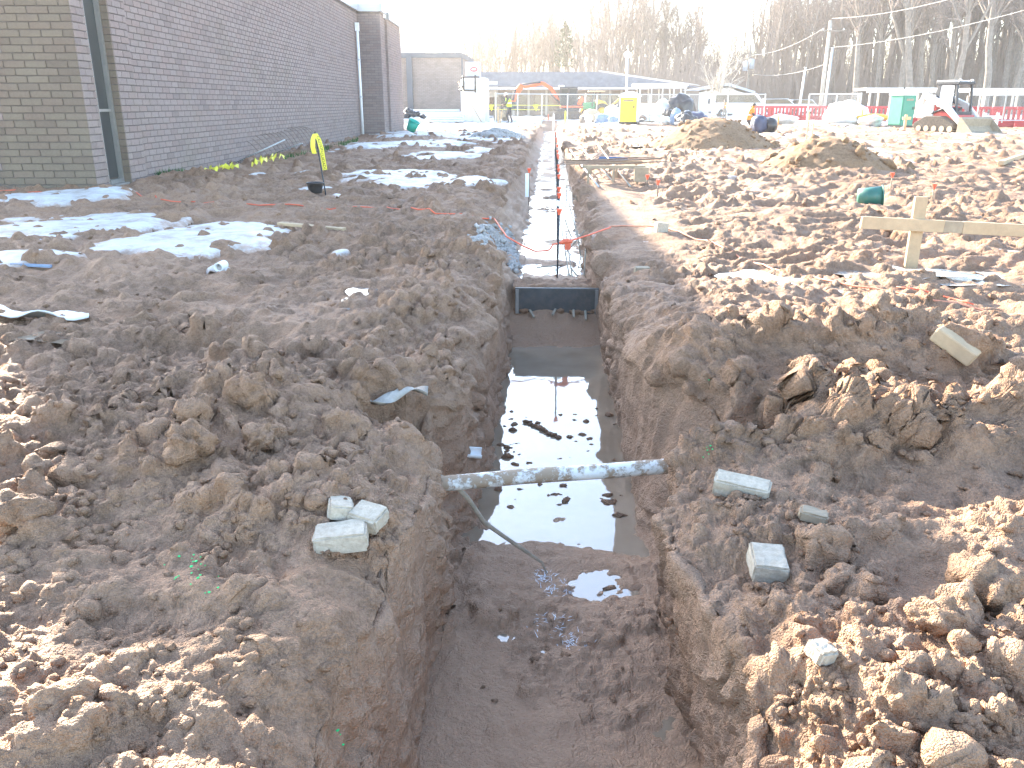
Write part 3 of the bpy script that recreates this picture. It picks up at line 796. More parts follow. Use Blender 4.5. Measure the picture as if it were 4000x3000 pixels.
# root hanging into the trench
ra, rb = at(1770, 1885, 2.86), on(2135, 2240, -.66)
pts_ = [ra + Vector((-.06, .02, .02)), ra, at(1830, 1950, 2.93), at(1890, 2040, 3.03), at(1975, 2100, 3.08), at(2070, 2165, 3.1), rb + Vector((-.02, .02, .04)), rb]
tag(MB().tube(pts_, [.008, .011, .010, .010, .009, .008, .006, .004], 7).build('tree_root', 'root', None, True), 'long muddy root drooping from the left bank into the trench', 'root')
# strip of clear film on the left bank
c = on(1560, 1545); vs = []; n_ = 16
for i in range(n_ + 1):
    t_ = i / n_; q = G(1430 + 240 * t_, 1565 - 45 * t_ + 14 * math.sin(t_ * 7), .05); q.z = max(.03, min(.12, gh(q.x, q.y, .05))) - .012
    for j in range(4):
        w_ = (j / 3 - .5) * (.05 + .05 * math.sin(t_ * 3.1))
        vs.append((q.x, q.y + w_, q.z + .03 + .018 * math.sin(j * 1.7 + t_ * 9)))
fs = [(i * 4 + j, i * 4 + j + 1, i * 4 + j + 5, i * 4 + j + 4) for i in range(n_) for j in range(3)]
o = MB().add(vs, fs).build('plastic_film', 'film', None, True); sm_ = o.modifiers.new('Solidify', 'SOLIDIFY'); sm_.thickness = .002
tag(o, 'crumpled strip of clear plastic film on the lip of the left bank', 'plastic')

# bulkhead across the trench
BY = 7.2
x0, x1 = at(2012, 1170, BY).x, at(2338, 1170, BY).x
bk = thing('footing_bulkhead', 'dark muddy wooden bulkhead closing off the poured footing in the trench', 'bulkhead', ((x0 + x1) / 2, BY, -.53))
wv = (x1 - x0)
MB().box((0, .0, .115), (wv, .04, .25)).build('panel', 'bulkhead_dark', bk, False, .006)
n1, n2 = 46, 14; gx, gy = np.meshgrid(np.linspace(-wv / 2 - .02, wv / 2 + .02, n1), np.linspace(.022, .34, n2), indexing='ij')
gz_ = .215 + .03 * np.clip((gy - .022) / .05, 0, 1) + .035 * fbm(gx / .10, gy / .10, 9, 3) + clods(gx, gy, .05, 77, .2, .7, .8, .2) * .6
gz_[:, 0] = .18
fi = np.arange(n1 - 1)[:, None] * n2 + np.arange(n2 - 1)[None, :]
lo_ = bpy.data.objects.new('concrete_lip', np_mesh('concrete_lip', np.stack([gx, gy, gz_], 2).reshape(-1, 3), np.stack([fi, fi + n2, fi + n2 + 1, fi + 1], 2).reshape(-1, 4), 'soil')); COL.objects.link(lo_); lo_.parent = bk
m = MB()
for i in range(14): m.blob((-wv / 2 + wv * (i + .5) / 14, .02, .02 + .01 * math.sin(i * 2.1)), (.045, .06, .03), .3, 2, 50 + i)
m.build('muddy_underside', 'soil', bk, True)
for s_ in (-1, 1): MB().box((s_ * (wv / 2 - .018), -.026, .12), (.03, .016, .22)).build('cleat', 'concrete', bk, False, .004)
for (px, py, dx, dz) in ((2065, 1222, .05, -.055), (2172, 1222, -.03, -.02), (2287, 1220, 0, -.10), (2240, 1222, .0, -.05)):
    q = at(px, py, BY - .02) - Vector(bk.location)
    MB().tube([q + Vector((-dx * .3, .1, .04)), q + Vector((dx, -.14, dz * .6 + .03))], .012, 8).build('rod_stub', 'root', bk, True)

# fibre rods and reinforcing bars inside the far trench
def rod(label, a, b_, r=.008, mat='root', name='bar', group=None, cat='bar', n=6):
    o = MB().tube([a, a.lerp(b_, .5) + Vector((0, 0, -.01)), b_], r, n).build(name, mat, None, True)
    return tag(o, label, cat, group)
fl_ = -.32
RODS = [((2195, 900), 9.4, (2228, 1103), 'tan rod leaning down the middle of the trench to the bulkhead'),
        ((2210, 900), 9.2, (2238, 1100), 'tan rod close beside the middle one in the trench'),
        ((2254, 900), 9.0, (2270, 1010), 'short tan rod standing against the right side of the trench'),
        ((2288, 962), 8.0, (2281, 1092), 'upright tan rod at the right end of the bulkhead'),
        ((2229, 1045), 7.9, (2270, 1090), 'short tan rod propped low behind the bulkhead'),
        ((2098, 1045), 7.95, (2274, 1018), 'tan rod lying crosswise over the trench ice'),
        ((2283, 900), 9.2, (2211, 985), 'grey rod slanting across the trench below the orange cord'),
        ((2222, 790), 11.5, (2262, 945), 'thin tan rod running along the right side of the iced trench'),
        ((2205, 850), 10.0, (2233, 930), 'short tan rod sloping in the iced trench behind the card stake'),
        ((2215, 700), 14.5, (2210, 825), 'pale rod leaning on the right trench side below the steel bench'),
        ((2246, 765), 12.4, (2270, 815), 'short tan rod on the right trench side below the path')]
for (pa, Ya, pb, lab) in RODS:
    rod(lab, at(*pa, Ya), G(*pb, fl_ - .01), .0075)
stake_lab = []
for i in range(17):
    Yi = 7.68 + 1.17 * i * (1 + .012 * i); px = 2183 - 1.1 * i
    base = Vector((at(px, 700, Yi).x, Yi, -.36)); top = .33 + .03 * math.sin(i * 2.3)
    lab = 'dark steel stake with orange cap nearest the bulkhead' if i == 0 else 'dark orange capped stake in the long row down the trench middle'
    st = thing('grade_stake', lab, 'stake', base, 0, 'orange capped stakes down the trench')
    MB().cyl((0, 0, 0), (.01, 0, top - base.z), .0085, 6).build('rod', 'dark_steel', st, True)
    MB().lathe([(.0, .0), (.014, 0), (.014, .025), (.022, .027), (.025, .055), (.0, .055)], 10, (.01, 0, top - base.z - .045)).build('cap', 'red_cap', st)
    if i == 1:
        st['label'] = 'orange capped stake with a white card, second along the trench row'
        MB().box((.02, -.02, top - base.z - .10), (.085, .004, .06), rotm(.1, .25, 0)).build('card', 'paper_white', st)
# stakes with orange caps standing on the banks
def bank_stake(label, px, ytop, ybase, card=False, z0=0.0, wood=False):
    b = on(px, ybase, z0); h = at(px, ytop, b.y).z - b.z
    st = thing('capped_stake', label, 'stake', b, 0, 'orange capped stakes on the banks')
    MB().cyl((0, 0, -.1), (.0, 0, h), .010, 6).build('rod', 'weathered_wood' if wood else 'rebar', st, True)
    MB().lathe([(0, 0), (.016, 0), (.016, .03), (.026, .032), (.031, .07), (0, .07)], 10, (0, 0, h - .05)).build('cap', 'red_cap', st)
    if card: MB().box((-.03, -.015, h - .24), (.055, .012, .36)).build('lath', 'paper_white', st)
bank_stake('orange capped stake with a white lath on the left trench side', 2066, 662, 800, True, -.1)
bank_stake('short orange capped stake at the end of the steel bench', 2527, 688, 738)
bank_stake('orange capped stake on the sunlit mud right of the bench', 2567, 708, 782)
bank_stake('pale orange capped stake behind the tipped green bucket', 3476, 680, 755, False, 0, True)
bank_stake('thin orange capped stake right behind the wooden batter board', 3640, 724, 790, False, 0, True)

# steel bench of bars beside the trench
bp = on(2400, 715)
bn = thing('bar_bench', 'low timber bench loaded with rusty bars on the right bank', 'bench', bp, -.06)
for dx in (-.42, -.02, .36): MB().box((dx, .0, .11), (.035, .035, .24)).build('leg', 'weathered_wood', bn)
for dx in (-.40, .05, .38): MB().box((dx, 1.15, .11), (.035, .035, .24)).build('leg', 'weathered_wood', bn)
for dy in (0, 1.15): MB().box((-.02, dy, .25), (1.0, .05, .05)).build('crossbar', 'weathered_wood', bn)
MB().box((.42, .05, .14), (.22, .28, .22)).build('block', 'weathered_wood', bn)
for i in range(11):
    rr = random.Random(i + 30); y_ = bp.y + .05 + .1 * i; zz = bp.z + .29 + .01 * (i % 3)
    rod('rusty steel bar lying across the low bench', Vector((bp.x - .62 - rr.uniform(0, .3), y_ - rr.uniform(-.1, .4), zz)), Vector((bp.x + .55 + rr.uniform(-.1, .4), y_ + rr.uniform(-.3, .5), zz + rr.uniform(-.01, .05))), .008, 'rebar', 'steel_bar', 'bars on the low bench')
for (pa, Ya, pb, lab) in (((2262, 567), 19.5, (2395, 714), 'long pale rod sloping over the bench, middle of three'), ((2334, 563), 19.5, (2462, 735), 'long pale rod sloping over the bench, rightmost of three'), ((2228, 585), 19.0, (2338, 732), 'long grey rod sloping over the bench, leftmost of three')):
    e = on(*pb); rod(lab, at(*pa, Ya), e + Vector((0, 0, .02)), .014, 'bark_pale' if 'grey' not in lab else 'galv', 'long_rod')
for i, (pa, Ya, pb, Yb) in enumerate((((2190, 640), 17, (2330, 570), 22), ((2280, 640), 16.5, (2350, 590), 21), ((2290, 645), 16, (2380, 575), 21), ((2260, 585), 20, (2340, 565), 22))):
    rod('rusty bar crossing the heap of bars behind the bench', at(*pa, Ya), at(*pb, Yb), .010, 'rebar', 'steel_bar', 'bars heaped behind the bench')
q = on(2243, 640); o = thing('blue_crate', 'small blue plastic crate end beside the trench behind the bench', 'crate', q, .1)
MB().box((0, 0, .02), (.22, .3, .03)).build('base', 'plywood_blue', o)
for dx in (-.1, 0, .1): MB().box((dx, 0, .1), (.02, .3, .16)).build('side', 'plywood_blue', o)
q = on(2395, 632); o = MB().box((0, 0, .03), (.62, .5, .03)).box((0, -.24, .05), (.62, .03, .08)).box((0, .24, .05), (.62, .03, .08)).build('blue_form_panel', 'plywood_blue', None, False, .005, q, (0, .02, -.08))
tag(o, 'blue form panel lying flat behind the loaded bench', 'panel')

# cord across the site
CORD = [(-60, 758), (150, 752), (330, 750), (430, 752), (520, 755), (640, 783), (760, 793), (900, 800), (1050, 803), (1250, 806), (1450, 812), (1700, 828), (1800, 838), (1870, 860), (1930, 895)]
def cable(name, label, pxs, mat, r, lift=.012, extra=()):
    P3 = [on(*p_) + Vector((0, 0, lift)) for p_ in pxs] + [Vector(e) for e in extra]
    cu = []
    for i in range(len(P3) - 1):
        k = max(2, int((P3[i + 1] - P3[i]).length / .12)); k = min(k, 14)
        for j in range(k):
            p_ = P3[i].lerp(P3[i + 1], j / k); g_ = gh(p_.x, p_.y) + lift * .7
            if not extra or i < len(pxs) - 1: p_.z = max(p_.z * .4 + g_ * .6, g_ - .01)
            cu.append(p_ + Vector((0, .03 * math.sin(i * 1.7 + j * .9) * .3, 0)))
    cu.append(P3[-1])
    return MB().tube(cu, r, 6).build(name, mat, None, True)
lp = on(1930, 895)
ex = [at(1980, 925, 8.0), at(2040, 960, 7.85), at(2090, 981, 7.8), at(2140, 978, 7.8), at(2150, 972, 7.82), at(2160, 955, 7.85), at(2215, 943, 7.9), at(2300, 918, 8.1), at(2385, 888, 8.6)]
o = cable('extension_cord', '', CORD, 'cord_orange', .008, .012, ex)
tag(o, 'orange extension cord running from the building down across the trench', 'cord')
q = at(2210, 944, 7.88); m = MB().tube([q + Vector((-.055, -.02, -.012)), q + Vector((-.02, 0, 0)), q + Vector((.02, 0, .006)), q + Vector((.06, .01, .0))], [.012, .026, .026, .014], 8); m.box(q + Vector((.02, 0, -.045)), (.055, .03, .06))
m.build('plug', 'cord_orange', o)
tag(cable('extension_cord', '', [(2380, 889), (2430, 886), (2540, 886), (2600, 893), (2680, 915), (2760, 945), (2860, 985), (2950, 1025), (3050, 1062), (3200, 1095), (3330, 1125), (3480, 1148), (3650, 1180), (3820, 1215), (4060, 1250)], 'cord_faded', .007), 'faded orange cord continuing over the sunlit mud to the right', 'cord')

# batter board at right
pb = on(3560, 1048); sc_ = 1.0
bt = thing('batter_board', 'new pine batter board nailed across a post at right', 'batter board', pb, -.03)
hp = at(3603, 768, pb.y + .02).z - pb.z
MB().box((.0, .022, hp / 2 - .1), (.095, .038, hp + .2), rotm(0, .0, 0)).build('post', 'wood', bt, False, .003)
MB().box((1.05, .035, hp / 2 - .1), (.095, .038, hp + .1)).build('post', 'wood', bt, False, .003)
zl_ = at(3362, 868, pb.y).z - pb.z; xa = at(3362, 868, pb.y).x - pb.x; zr_ = at(4000, 898, pb.y).z - pb.z; xb = at(4000, 898, pb.y).x - pb.x
d_ = (zr_ - zl_) / (xb - xa)
MB().box((xa + .31, -.02, zl_ + d_ * .31), (.62, .038, .092), rotm(0, -math.atan(d_), 0)).build('board', 'wood', bt, False, .003)
MB().box((xa + .69, -.018, zl_ + d_ * .69), (.14, .036, .088), rotm(0, -math.atan(d_), 0)).build('splice', 'weathered_wood', bt, False, .003)  # short greyer length between the two board lengths
MB().box((xa + 1.21, -.02, zl_ + d_ * 1.21), (.9, .038, .092), rotm(0, -math.atan(d_), 0)).build('board', 'wood', bt, False, .003)

# tipped green bucket
def bucket(name, label, loc, rot, r, h, mat, rim='black_plastic', handle=True):
    t_ = thing(name, label, 'bucket', loc); t_.rotation_euler = rot
    MB().lathe([(0, 0), (r * .8, 0), (r * .98, h), (r * .93, h), (r * .76, .012), (0, .012)], 24).build('shell', mat, t_, True)
    MB().lathe([(r * .98, h - .05 * h), (r * 1.07, h - .05 * h), (r * 1.07, h), (r * .94, h)], 24).build('rim', mat, t_, True)
    if handle: MB().tube([(r * math.cos(a_), .25 * r, h * .9 + r * .9 * math.sin(a_) * -1) for a_ in np.linspace(0, math.pi, 9)], .004, 5).build('handle', 'galv', t_)
    return t_
q = on(3372, 806); bucket('tipped_bucket', 'dark green bucket lying on its side in the sunlit mud', q + Vector((-.08, 0, .11)), (0, R(86), R(-12)), .125, .28, 'green_plastic', handle=False)
q = at(1603, 512, 33); bucket('teal_bucket', 'teal bucket tilted on the snow by the building end', (q.x, q.y, q.z + .02), (R(8), R(28), 0), .22, .40, 'teal_plastic')

# cut-off pot with a rod and caution tape
q = on(1234, 768) + Vector((0, 0, .05)); pot = thing('rod_pot', 'black pot holding a steel rod hung with yellow caution tape', 'pot', q)
MB().lathe([(0, 0), (.095, 0), (.10, .06), (.118, .135), (.124, .135), (.124, .15), (.108, .15), (.10, .12), (0, .12)], 22).build('pot', 'black_plastic', pot, True)
MB().lathe([(0, .126), (.06, .128), (.106, .122)], 16).build('soil_fill', 'soil', pot, True)
rt = at(1230, 515, q.y) - q
MB().tube([Vector((.13, .05, -.1)), Vector((.13, .05, .0)), rt], .010, 6).build('rod', 'dark_steel', pot, True)
def ribbon(path, w, wdir):
    vs = []
    for i, p_ in enumerate(path):
        wd = Vector(wdir[i] if isinstance(wdir, list) else wdir)
        for j in (-1, 0, 1): vs.append(Vector(p_) + wd * (w / 2 * j) + Vector((0, -.008 * (1 - abs(j)), 0)))
    return MB().add(vs, [(i * 3 + j, i * 3 + j + 1, i * 3 + j + 4, i * 3 + j + 3) for i in range(len(path) - 1) for j in range(2)])
def W2(px, py, dy=0): return at(px, py, q.y + dy) - q
rb1 = ribbon([W2(1229, 524, -.02), W2(1222, 545, -.05), W2(1222, 575, -.05), W2(1228, 600, -.04)], .065, (1, 0, 0)).build('tape', 'yellow_tape', pot, True)
rb2 = ribbon([W2(1231, 522, -.02), W2(1245, 545, -.06), W2(1256, 580, -.07), W2(1262, 620, -.06), W2(1270, 664, -.05)], .062, (1, .1, .12)).build('tape', 'yellow_tape', pot, True)
def text(s_, size, parent, loc, rot, mat='black_print', name='lettering'):
    cu = bpy.data.curves.new(name, 'FONT'); cu.body = s_; cu.size = size; cu.align_x = 'CENTER'; cu.align_y = 'CENTER'; cu.extrude = .0008
    cu.materials.append(MATS[mat]); f_ = bpy.data.objects.new(name, cu); COL.objects.link(f_); bpy.context.view_layer.update()
    me = bpy.data.meshes.new_from_object(f_.evaluated_get(bpy.context.evaluated_depsgraph_get())); bpy.data.objects.remove(f_)
    o = bpy.data.objects.new(name, me); COL.objects.link(o); o.parent = parent; o.location = loc; o.rotation_euler = rot
    return o
text('CUIDADO', .055, rb2, W2(1263, 632, -.075), (R(90), R(82), 0)); text('CAUTION', .048, rb2, W2(1250, 562, -.085), (R(90), R(76), 0))
# heap of caution tape by the wall
pts_ = []
def tape_heap(label, x0, y0, x1, y1, seed, bmax):
    rr = random.Random(seed); path = []; wd = []
    for i in range(26):
        t_ = i / 25; p_ = on(x0 + (x1 - x0) * t_ + rr.uniform(-6, 6), y0 + (y1 - y0) * t_ + rr.uniform(-3, 3))
        path.append(p_ + Vector((0, rr.uniform(-.1, .1), .03 + bmax * abs(math.sin(i * 1.3 + seed)) * rr.uniform(.4, 1)))); a_ = rr.uniform(0, 1.2)
        wd.append((.3 * math.sin(i), math.cos(a_), math.sin(a_)))
    o = ribbon(path, .10, wd).build('tape_heap', 'yellow_tape', None, True)
    tag(o, label, 'tape'); return o
o = tape_heap('loose yellow caution tape strewn at the wall foot, nearer part', 800, 676, 940, 660, 1, .10)
text('CAUTION', .06, o, on(920, 655) + Vector((0, -.05, .1)), (R(70), 0, .2))
tape_heap('loose yellow caution tape bunched under the wire mesh by the wall', 985, 655, 1110, 622, 2, .16)
# wire mesh propped by the wall
q = on(1180, 590); mesh_ = thing('wire_mesh', 'rusty bent wire mesh panel propped against the brick wall', 'wire mesh', q, R(90) + TH)
m1 = MB(); m2 = MB()
def mp(u_, v_): return Vector(((u_ - .5) * 6.0 - .3, .05 + .45 * v_ - .2 * (u_ - .5), .06 + .55 * math.sin(v_ * 1.6) * (1 - .55 * abs(u_ - .62)) + .05 * math.sin(u_ * 9)))
for i in range(17): m1.tube([mp(i / 16, v / 5) for v in range(6)], .006, 4)
for j in range(5): m2.tube([mp(u_ / 20, j / 4) for u_ in range(21)], .006, 4)
m1.build('cross_wires', 'rebar', mesh_); m2.build('long_wires', 'rebar', mesh_)
tag(MB().tube([on(925, 640) + Vector((0, 0, .03)), at(1150, 545, 18.5) + Vector((-.2, 0, 0))], .016, 6).build('pale_pole', 'galv', None, True), 'longer pale pole leaning up beside the brick wall', 'pole')
tag(MB().tube([on(1050, 612) + Vector((0, 0, .03)), at(1180, 560, 20)], .016, 6).build('pale_pole', 'galv', None, True), 'shorter pale pole lying below the wire mesh', 'pole')
# small things on the left ground
a, b_ = on(1092, 884), on(1345, 908)
tag(MB().beam(a + Vector((0, 0, .03)), b_ + Vector((0, 0, .03)), .075, .03).build('timber_board', 'wood', None, False, .003), 'short pine board lying on the snow left of the trench', 'board')
q = on(868, 1052); tag(MB().lathe([(.036, 0), (.036, .13), (.030, .13), (.030, 0), (.036, 0)], 18, q + Vector((0, .05, .03)), rotm(R(90), 0, 0)).build('pipe_stub', 'pvc', None, True), 'open end of a white pipe stub poking out of the left mud', 'pipe')
a, b_ = on(45, 1038), on(200, 1042); tag(MB().beam(a + Vector((0, 0, .012)), b_ + Vector((0, 0, .012)), .03, .02).build('thin_stick', 'tarp_blue', None), 'thin bluish stick lying in the slush at far left', 'stick')
# stiff white sheet at the left edge
vs = []; nu, nv = 18, 6
for i in range(nu + 1):
    for j in range(nv + 1):
        u_, v_ = i / nu, j / nv
        p_ = G(-160 + 500 * u_, 1215 - 55 * v_ * (1 - .6 * u_) - 14 * u_ + 6 * math.sin(u_ * 17), .06)
        p_.z = gh(p_.x, p_.y, .1) + .035 + .035 * (1 - v_) * (.4 + math.sin(u_ * 5) * .4) + .015 * math.sin(u_ * 13 + v_ * 4); vs.append(p_)
o = MB().add(vs, [(i * (nv + 1) + j, (i + 1) * (nv + 1) + j, (i + 1) * (nv + 1) + j + 1, i * (nv + 1) + j + 1) for i in range(nu) for j in range(nv)]).build('ice_sheet', 'snow_clean', None, True)
o.modifiers.new('Solidify', 'SOLIDIFY').thickness = .008
tag(o, 'curled slab of frozen snow lifting off the mud at the left edge', 'ice')
# timber and boards on the sunlit mud
def timber(label, pa, pb_, w, h, mat='wood', lift=.0, name='timber_board', cat='board'):
    a, b_ = on(*pa), on(*pb_)
    return tag(MB().beam(a + Vector((0, 0, h * .4 + lift)), b_ + Vector((0, 0, h * .4 + lift)), w, h).build(name, mat, None, False, min(w, h) * .12), label, cat)
timber('thick pale timber offcut half sunk in mud at right', (3650, 1335), (3800, 1445), .085, .07, 'wood', .02, 'timber_offcut', 'timber')
timber('short pale board lying left of the tipped bucket', (2880, 768), (3010, 782), .07, .03)
timber('left of two white boards lying behind the nearer dirt mound', (3235, 515), (3300, 522), .14, .06)
timber('right of two white boards lying behind the nearer dirt mound', (3310, 522), (3385, 530), .14, .06)
timber('pale board lying askew right of the nearer dirt mound', (3395, 555), (3455, 570), .14, .06)
timber('pale board with a dark end below the track loader', (3570, 548), (3655, 560), .12, .06)
timber('pale log at the right edge of the site', (3905, 660), (4010, 612), .10, .09, 'wood', .03, 'pale_log', 'log')
timber('long thin board running right from behind the nearer dirt mound', (3230, 528), (3480, 566), .05, .03, 'wood')
for lab, pxs in (('pale string line crossing the far mud toward the right edge', [(3360, 600), (3500, 640), (3650, 672), (3800, 686), (3900, 705), (4040, 730)]), ('pale string line nearer the track loader', [(3560, 560), (3700, 590), (3850, 625), (3930, 650), (4040, 670)]), ('faint orange string lying below the batter board', [(3500, 1130), (3600, 1150), (3700, 1170), (3800, 1200)])):
    tag(cable('string_line', '', pxs, 'wood' if 'pale' in lab else 'cord_orange', .007 if 'pale' in lab else .005, .02), lab, 'string')
# grass at the wall foot
gp = MB(); rr = random.Random(9)
for (px0, py0, px1, py1, n_) in ((610, 698, 800, 680, 500), (1270, 600, 1400, 545, 500), (1110, 630, 1280, 600, 250)):
    for i in range(n_):
        t_ = rr.random(); p_ = G(px0 + (px1 - px0) * t_, py0 + (py1 - py0) * t_ + rr.uniform(-7, 7)); p_.z = gh(p_.x, p_.y) - .01
        a_ = rr.uniform(0, 6.28); h_ = rr.uniform(.04, .13); dx, dy = math.cos(a_), math.sin(a_)
        gp.add([p_ + Vector((dx * .012, dy * .012, 0)), p_ - Vector((dx * .012, dy * .012, 0)), p_ + Vector((dy * .05, dx * .05, h_))], [(0, 1, 2)])
tag(gp.build('grass', 'grass'), 'thin green grass along the foot of the brick wall', 'grass', None, 'stuff')
# gravel
q_ = np.random.RandomState(12); gpts = []
for i in range(900):
    px = q_.normal(1915, 30); py = q_.normal(940, 20)
    if i % 5 == 0: px = q_.normal(2000, 14); py = 960 + (px - 1985) * 2.2 + q_.normal(0, 25)
    p_ = on(px, py); gpts.append((p_.x, p_.y, q_.uniform(.016, .034), .1))
o = scatter('gravel_spill', 'grey gravel spilled on the left bank and down into the trench', 'gravel_grey', gpts, lump_protos(1, 8, 90), 4); o['category'] = 'gravel'
gv = on(1940, 540); m = MB().blob((gv.x, gv.y + .4, gv.z - .08), (.95, .85, .33), .2, 4, 5)
for i in range(420):
    a_ = q_.uniform(0, 6.28); d_ = math.sqrt(q_.rand()); zz = .40 * math.cos(d_ * 1.5)
    m.blob((gv.x + 1.15 * d_ * math.cos(a_), gv.y + .4 + 1.0 * d_ * math.sin(a_), gv.z - .10 + zz), (q_.uniform(.05, .10),) * 3, .3, 1, i)
tag(m.build('gravel_pile', 'gravel_grey', None, True), 'low pile of bluish gravel on the snow left of the trench', 'gravel', None, 'stuff')
q = on(1932, 528); o = thing('marker_cone', 'small red marker cone in front of the bluish gravel pile', 'cone', q)
MB().lathe([(.10, 0), (.09, .02), (.03, .30), (0, .31)], 14).build('cone', 'red_cap', o, True); MB().box((0, 0, .012), (.24, .24, .024)).build('base', 'red_cap', o)
# tan dirt mounds
def dirt_mound(label, pxc, pyb, wpx, ytop, seed, Y=None, lean=.0):
    b = G(pxc, pyb); Y = Y or b.y + .6
    h = at(pxc, ytop, Y).z; rx = wpx / 2 / ppm(Y); cx = at(pxc, pyb, Y).x
    n = 90; vs = []; t_ = np.linspace(-1.35, 1.35, n); XX, YY = np.meshgrid(t_, t_)
    d_ = np.sqrt((XX - lean * .12) ** 2 + YY ** 2)
    prof_ = np.clip(1 - d_ / 1.02, 0, 1) ** .92 * (1 - .18 * np.exp(-(d_ / .25) ** 2))
    zz = 1.22 * h * (prof_ + .10 * fbm(XX * 1.6, YY * 1.6, seed, 4) * np.clip(1.3 - d_, 0, 1)) + clods(XX * rx, YY * rx, .22, seed, .15, .6, .7, .3) * .5 + clods(XX * rx, YY * rx, .10, seed + 7, .2, .7, .9, .2) * .5
    zz -= .10 * sstep(.95, 1.3, d_)
    V = np.stack([cx + XX * rx, Y + YY * rx, zz], 2).reshape(-1, 3)
    f_ = np.arange(n - 1)[:, None] * n + np.arange(n - 1)[None, :]
    o = bpy.data.objects.new('dirt_mound', np_mesh('dirt_mound', V, np.stack([f_, f_ + 1, f_ + n + 1, f_ + n], 2).reshape(-1, 4), 'tan_soil')); COL.objects.link(o)
    q2 = np.random.RandomState(seed); lm = MB()
    for i in range(130):
        a_ = q2.uniform(0, 6.28); d_ = q2.uniform(.75, 1.25) if i % 3 else q2.uniform(.3, .8); r_ = min(.14, .03 + q2.exponential(.03)); x_, y2 = math.cos(a_) * d_, math.sin(a_) * d_
        j_ = int(np.clip((y2 + 1.35) / 2.7 * (n - 1), 0, n - 1)); i_ = int(np.clip((x_ + 1.35) / 2.7 * (n - 1), 0, n - 1))
        lm.blob((cx + x_ * rx, Y + y2 * rx, max(zz[j_, i_], .0) + r_ * .2), (r_, r_, r_ * .8), .4, 1, i)
    lm.build('loose_lumps', 'tan_soil', o, True)['kind'] = 'stuff'
    return tag(o, label, 'dirt mound')
dirt_mound('larger tan dirt mound farther back beside the orange worker', 2775, 575, 470, 452, 61, 27.0)
dirt_mound('nearer tan dirt mound below the green toilet', 3220, 685, 520, 528, 67, 16.8)
# a few large clods one can tell apart
def big_clod(label, px, py, r, seed):
    p_ = on(px, py); n_ = MB().blob((0, 0, 0), (r, r * .85, r * .8), .30, 4, seed)
    o = n_.build('earth_clod', 'soil', None, True, 0, p_ + Vector((0, r * .5, r * .45)), (0, 0, seed))
    tx = bpy.data.textures.new('clod', 'CLOUDS'); tx.noise_scale = r * .45
    dm = o.modifiers.new('Displace', 'DISPLACE'); dm.texture = tx; dm.strength = r * .35; dm.mid_level = .5
    return tag(o, label, 'clod')
big_clod('large square sided clod lit at the left, biggest on the left bank', 715, 1790, .085, 3)
big_clod('round brown clod right of the biggest clod on the left bank', 1010, 1760, .065, 5)
big_clod('tall grey clod behind the others on the left bank', 950, 1570, .085, 6)
big_clod('pale rounded clod at the lower left edge in sunlight', 60, 2080, .075, 8)
big_clod('pale blocky clod in the sunlight at lower right', 3660, 2480, .055, 9)
big_clod('large pale clod near the lower right edge', 3880, 2400, .085, 11)
big_clod('muddy clod standing alone in the sunlit mud right of the path', 3520, 1275, .075, 12)
# mud lumps standing in the water
rr = random.Random(4); wpts = []
for i in range(70):
    px = rr.gauss(2180, 120); py = rr.choice((rr.gauss(1690, 50), rr.gauss(1640, 25), rr.gauss(1770, 60), rr.gauss(1950, 40)))
    if rr.random() < .55: px = rr.choice((2000, 2400)) + rr.gauss(0, 22)
    p_ = G(px, py, -.70); wpts.append((p_.x, p_.y, abs(rr.gauss(.005, .006)) + .003))
m = MB()
for i, (x_, y_, r_) in enumerate(wpts): m.blob((x_, y_, -.708 + r_ * .15), (r_ * 1.7, r_ * 1.3, r_), .45, 2, i)
p1, p2 = G(2060, 1650, -.70), G(2180, 1710, -.70)
for i in range(9): m.blob(tuple(p1.lerp(p2, i / 8) + Vector((0, 0, .004))), (.022, .016, .012), .4, 2, 300 + i)
tag(m.build('mud_lumps', 'soil', None, True), 'small wet mud lumps breaking the trench water', 'mud', None, 'stuff')
# needle ice on the trench floor
m = MB(); rr = random.Random(8)
for i in range(260):
    px, py, s_ = rr.choice(((2240, 2510, 35), (2150, 2430, 40), (2130, 2250, 22), (2180, 2300, 30)))
    p_ = on(rr.gauss(px, s_), rr.gauss(py, s_ * .5), -.66); a_ = rr.uniform(0, 6.28); l_ = rr.uniform(.01, .035)
    d_ = Vector((math.cos(a_), math.sin(a_), rr.uniform(.1, .6))) * l_; w_ = Vector((-math.sin(a_), math.cos(a_), 0)) * .0016
    m.add([p_ - w_, p_ + w_, p_ + d_], [(0, 1, 2)])
tag(m.build('needle_ice', 'frost_crystal'), 'white frost needles on the trench floor', 'frost', None, 'stuff')
# flecks of green marking paint
m = MB()
for (px, py, s_) in ((2740, 1760, 30), (760, 2200, 60), (830, 2280, 70), (1380, 2850, 30)):
    for i in range(14):
        p_ = on(rr.gauss(px, s_), rr.gauss(py, s_ * .4)); r_ = rr.uniform(.002, .005); m.blob(tuple(p_ + Vector((0, 0, .006))), (r_, r_, r_ * .5), .3, 1, i)
tag(m.build('green_paint_flecks', 'lime_spray'), 'tiny flecks of green marking paint on the clods', 'paint', None, 'stuff')

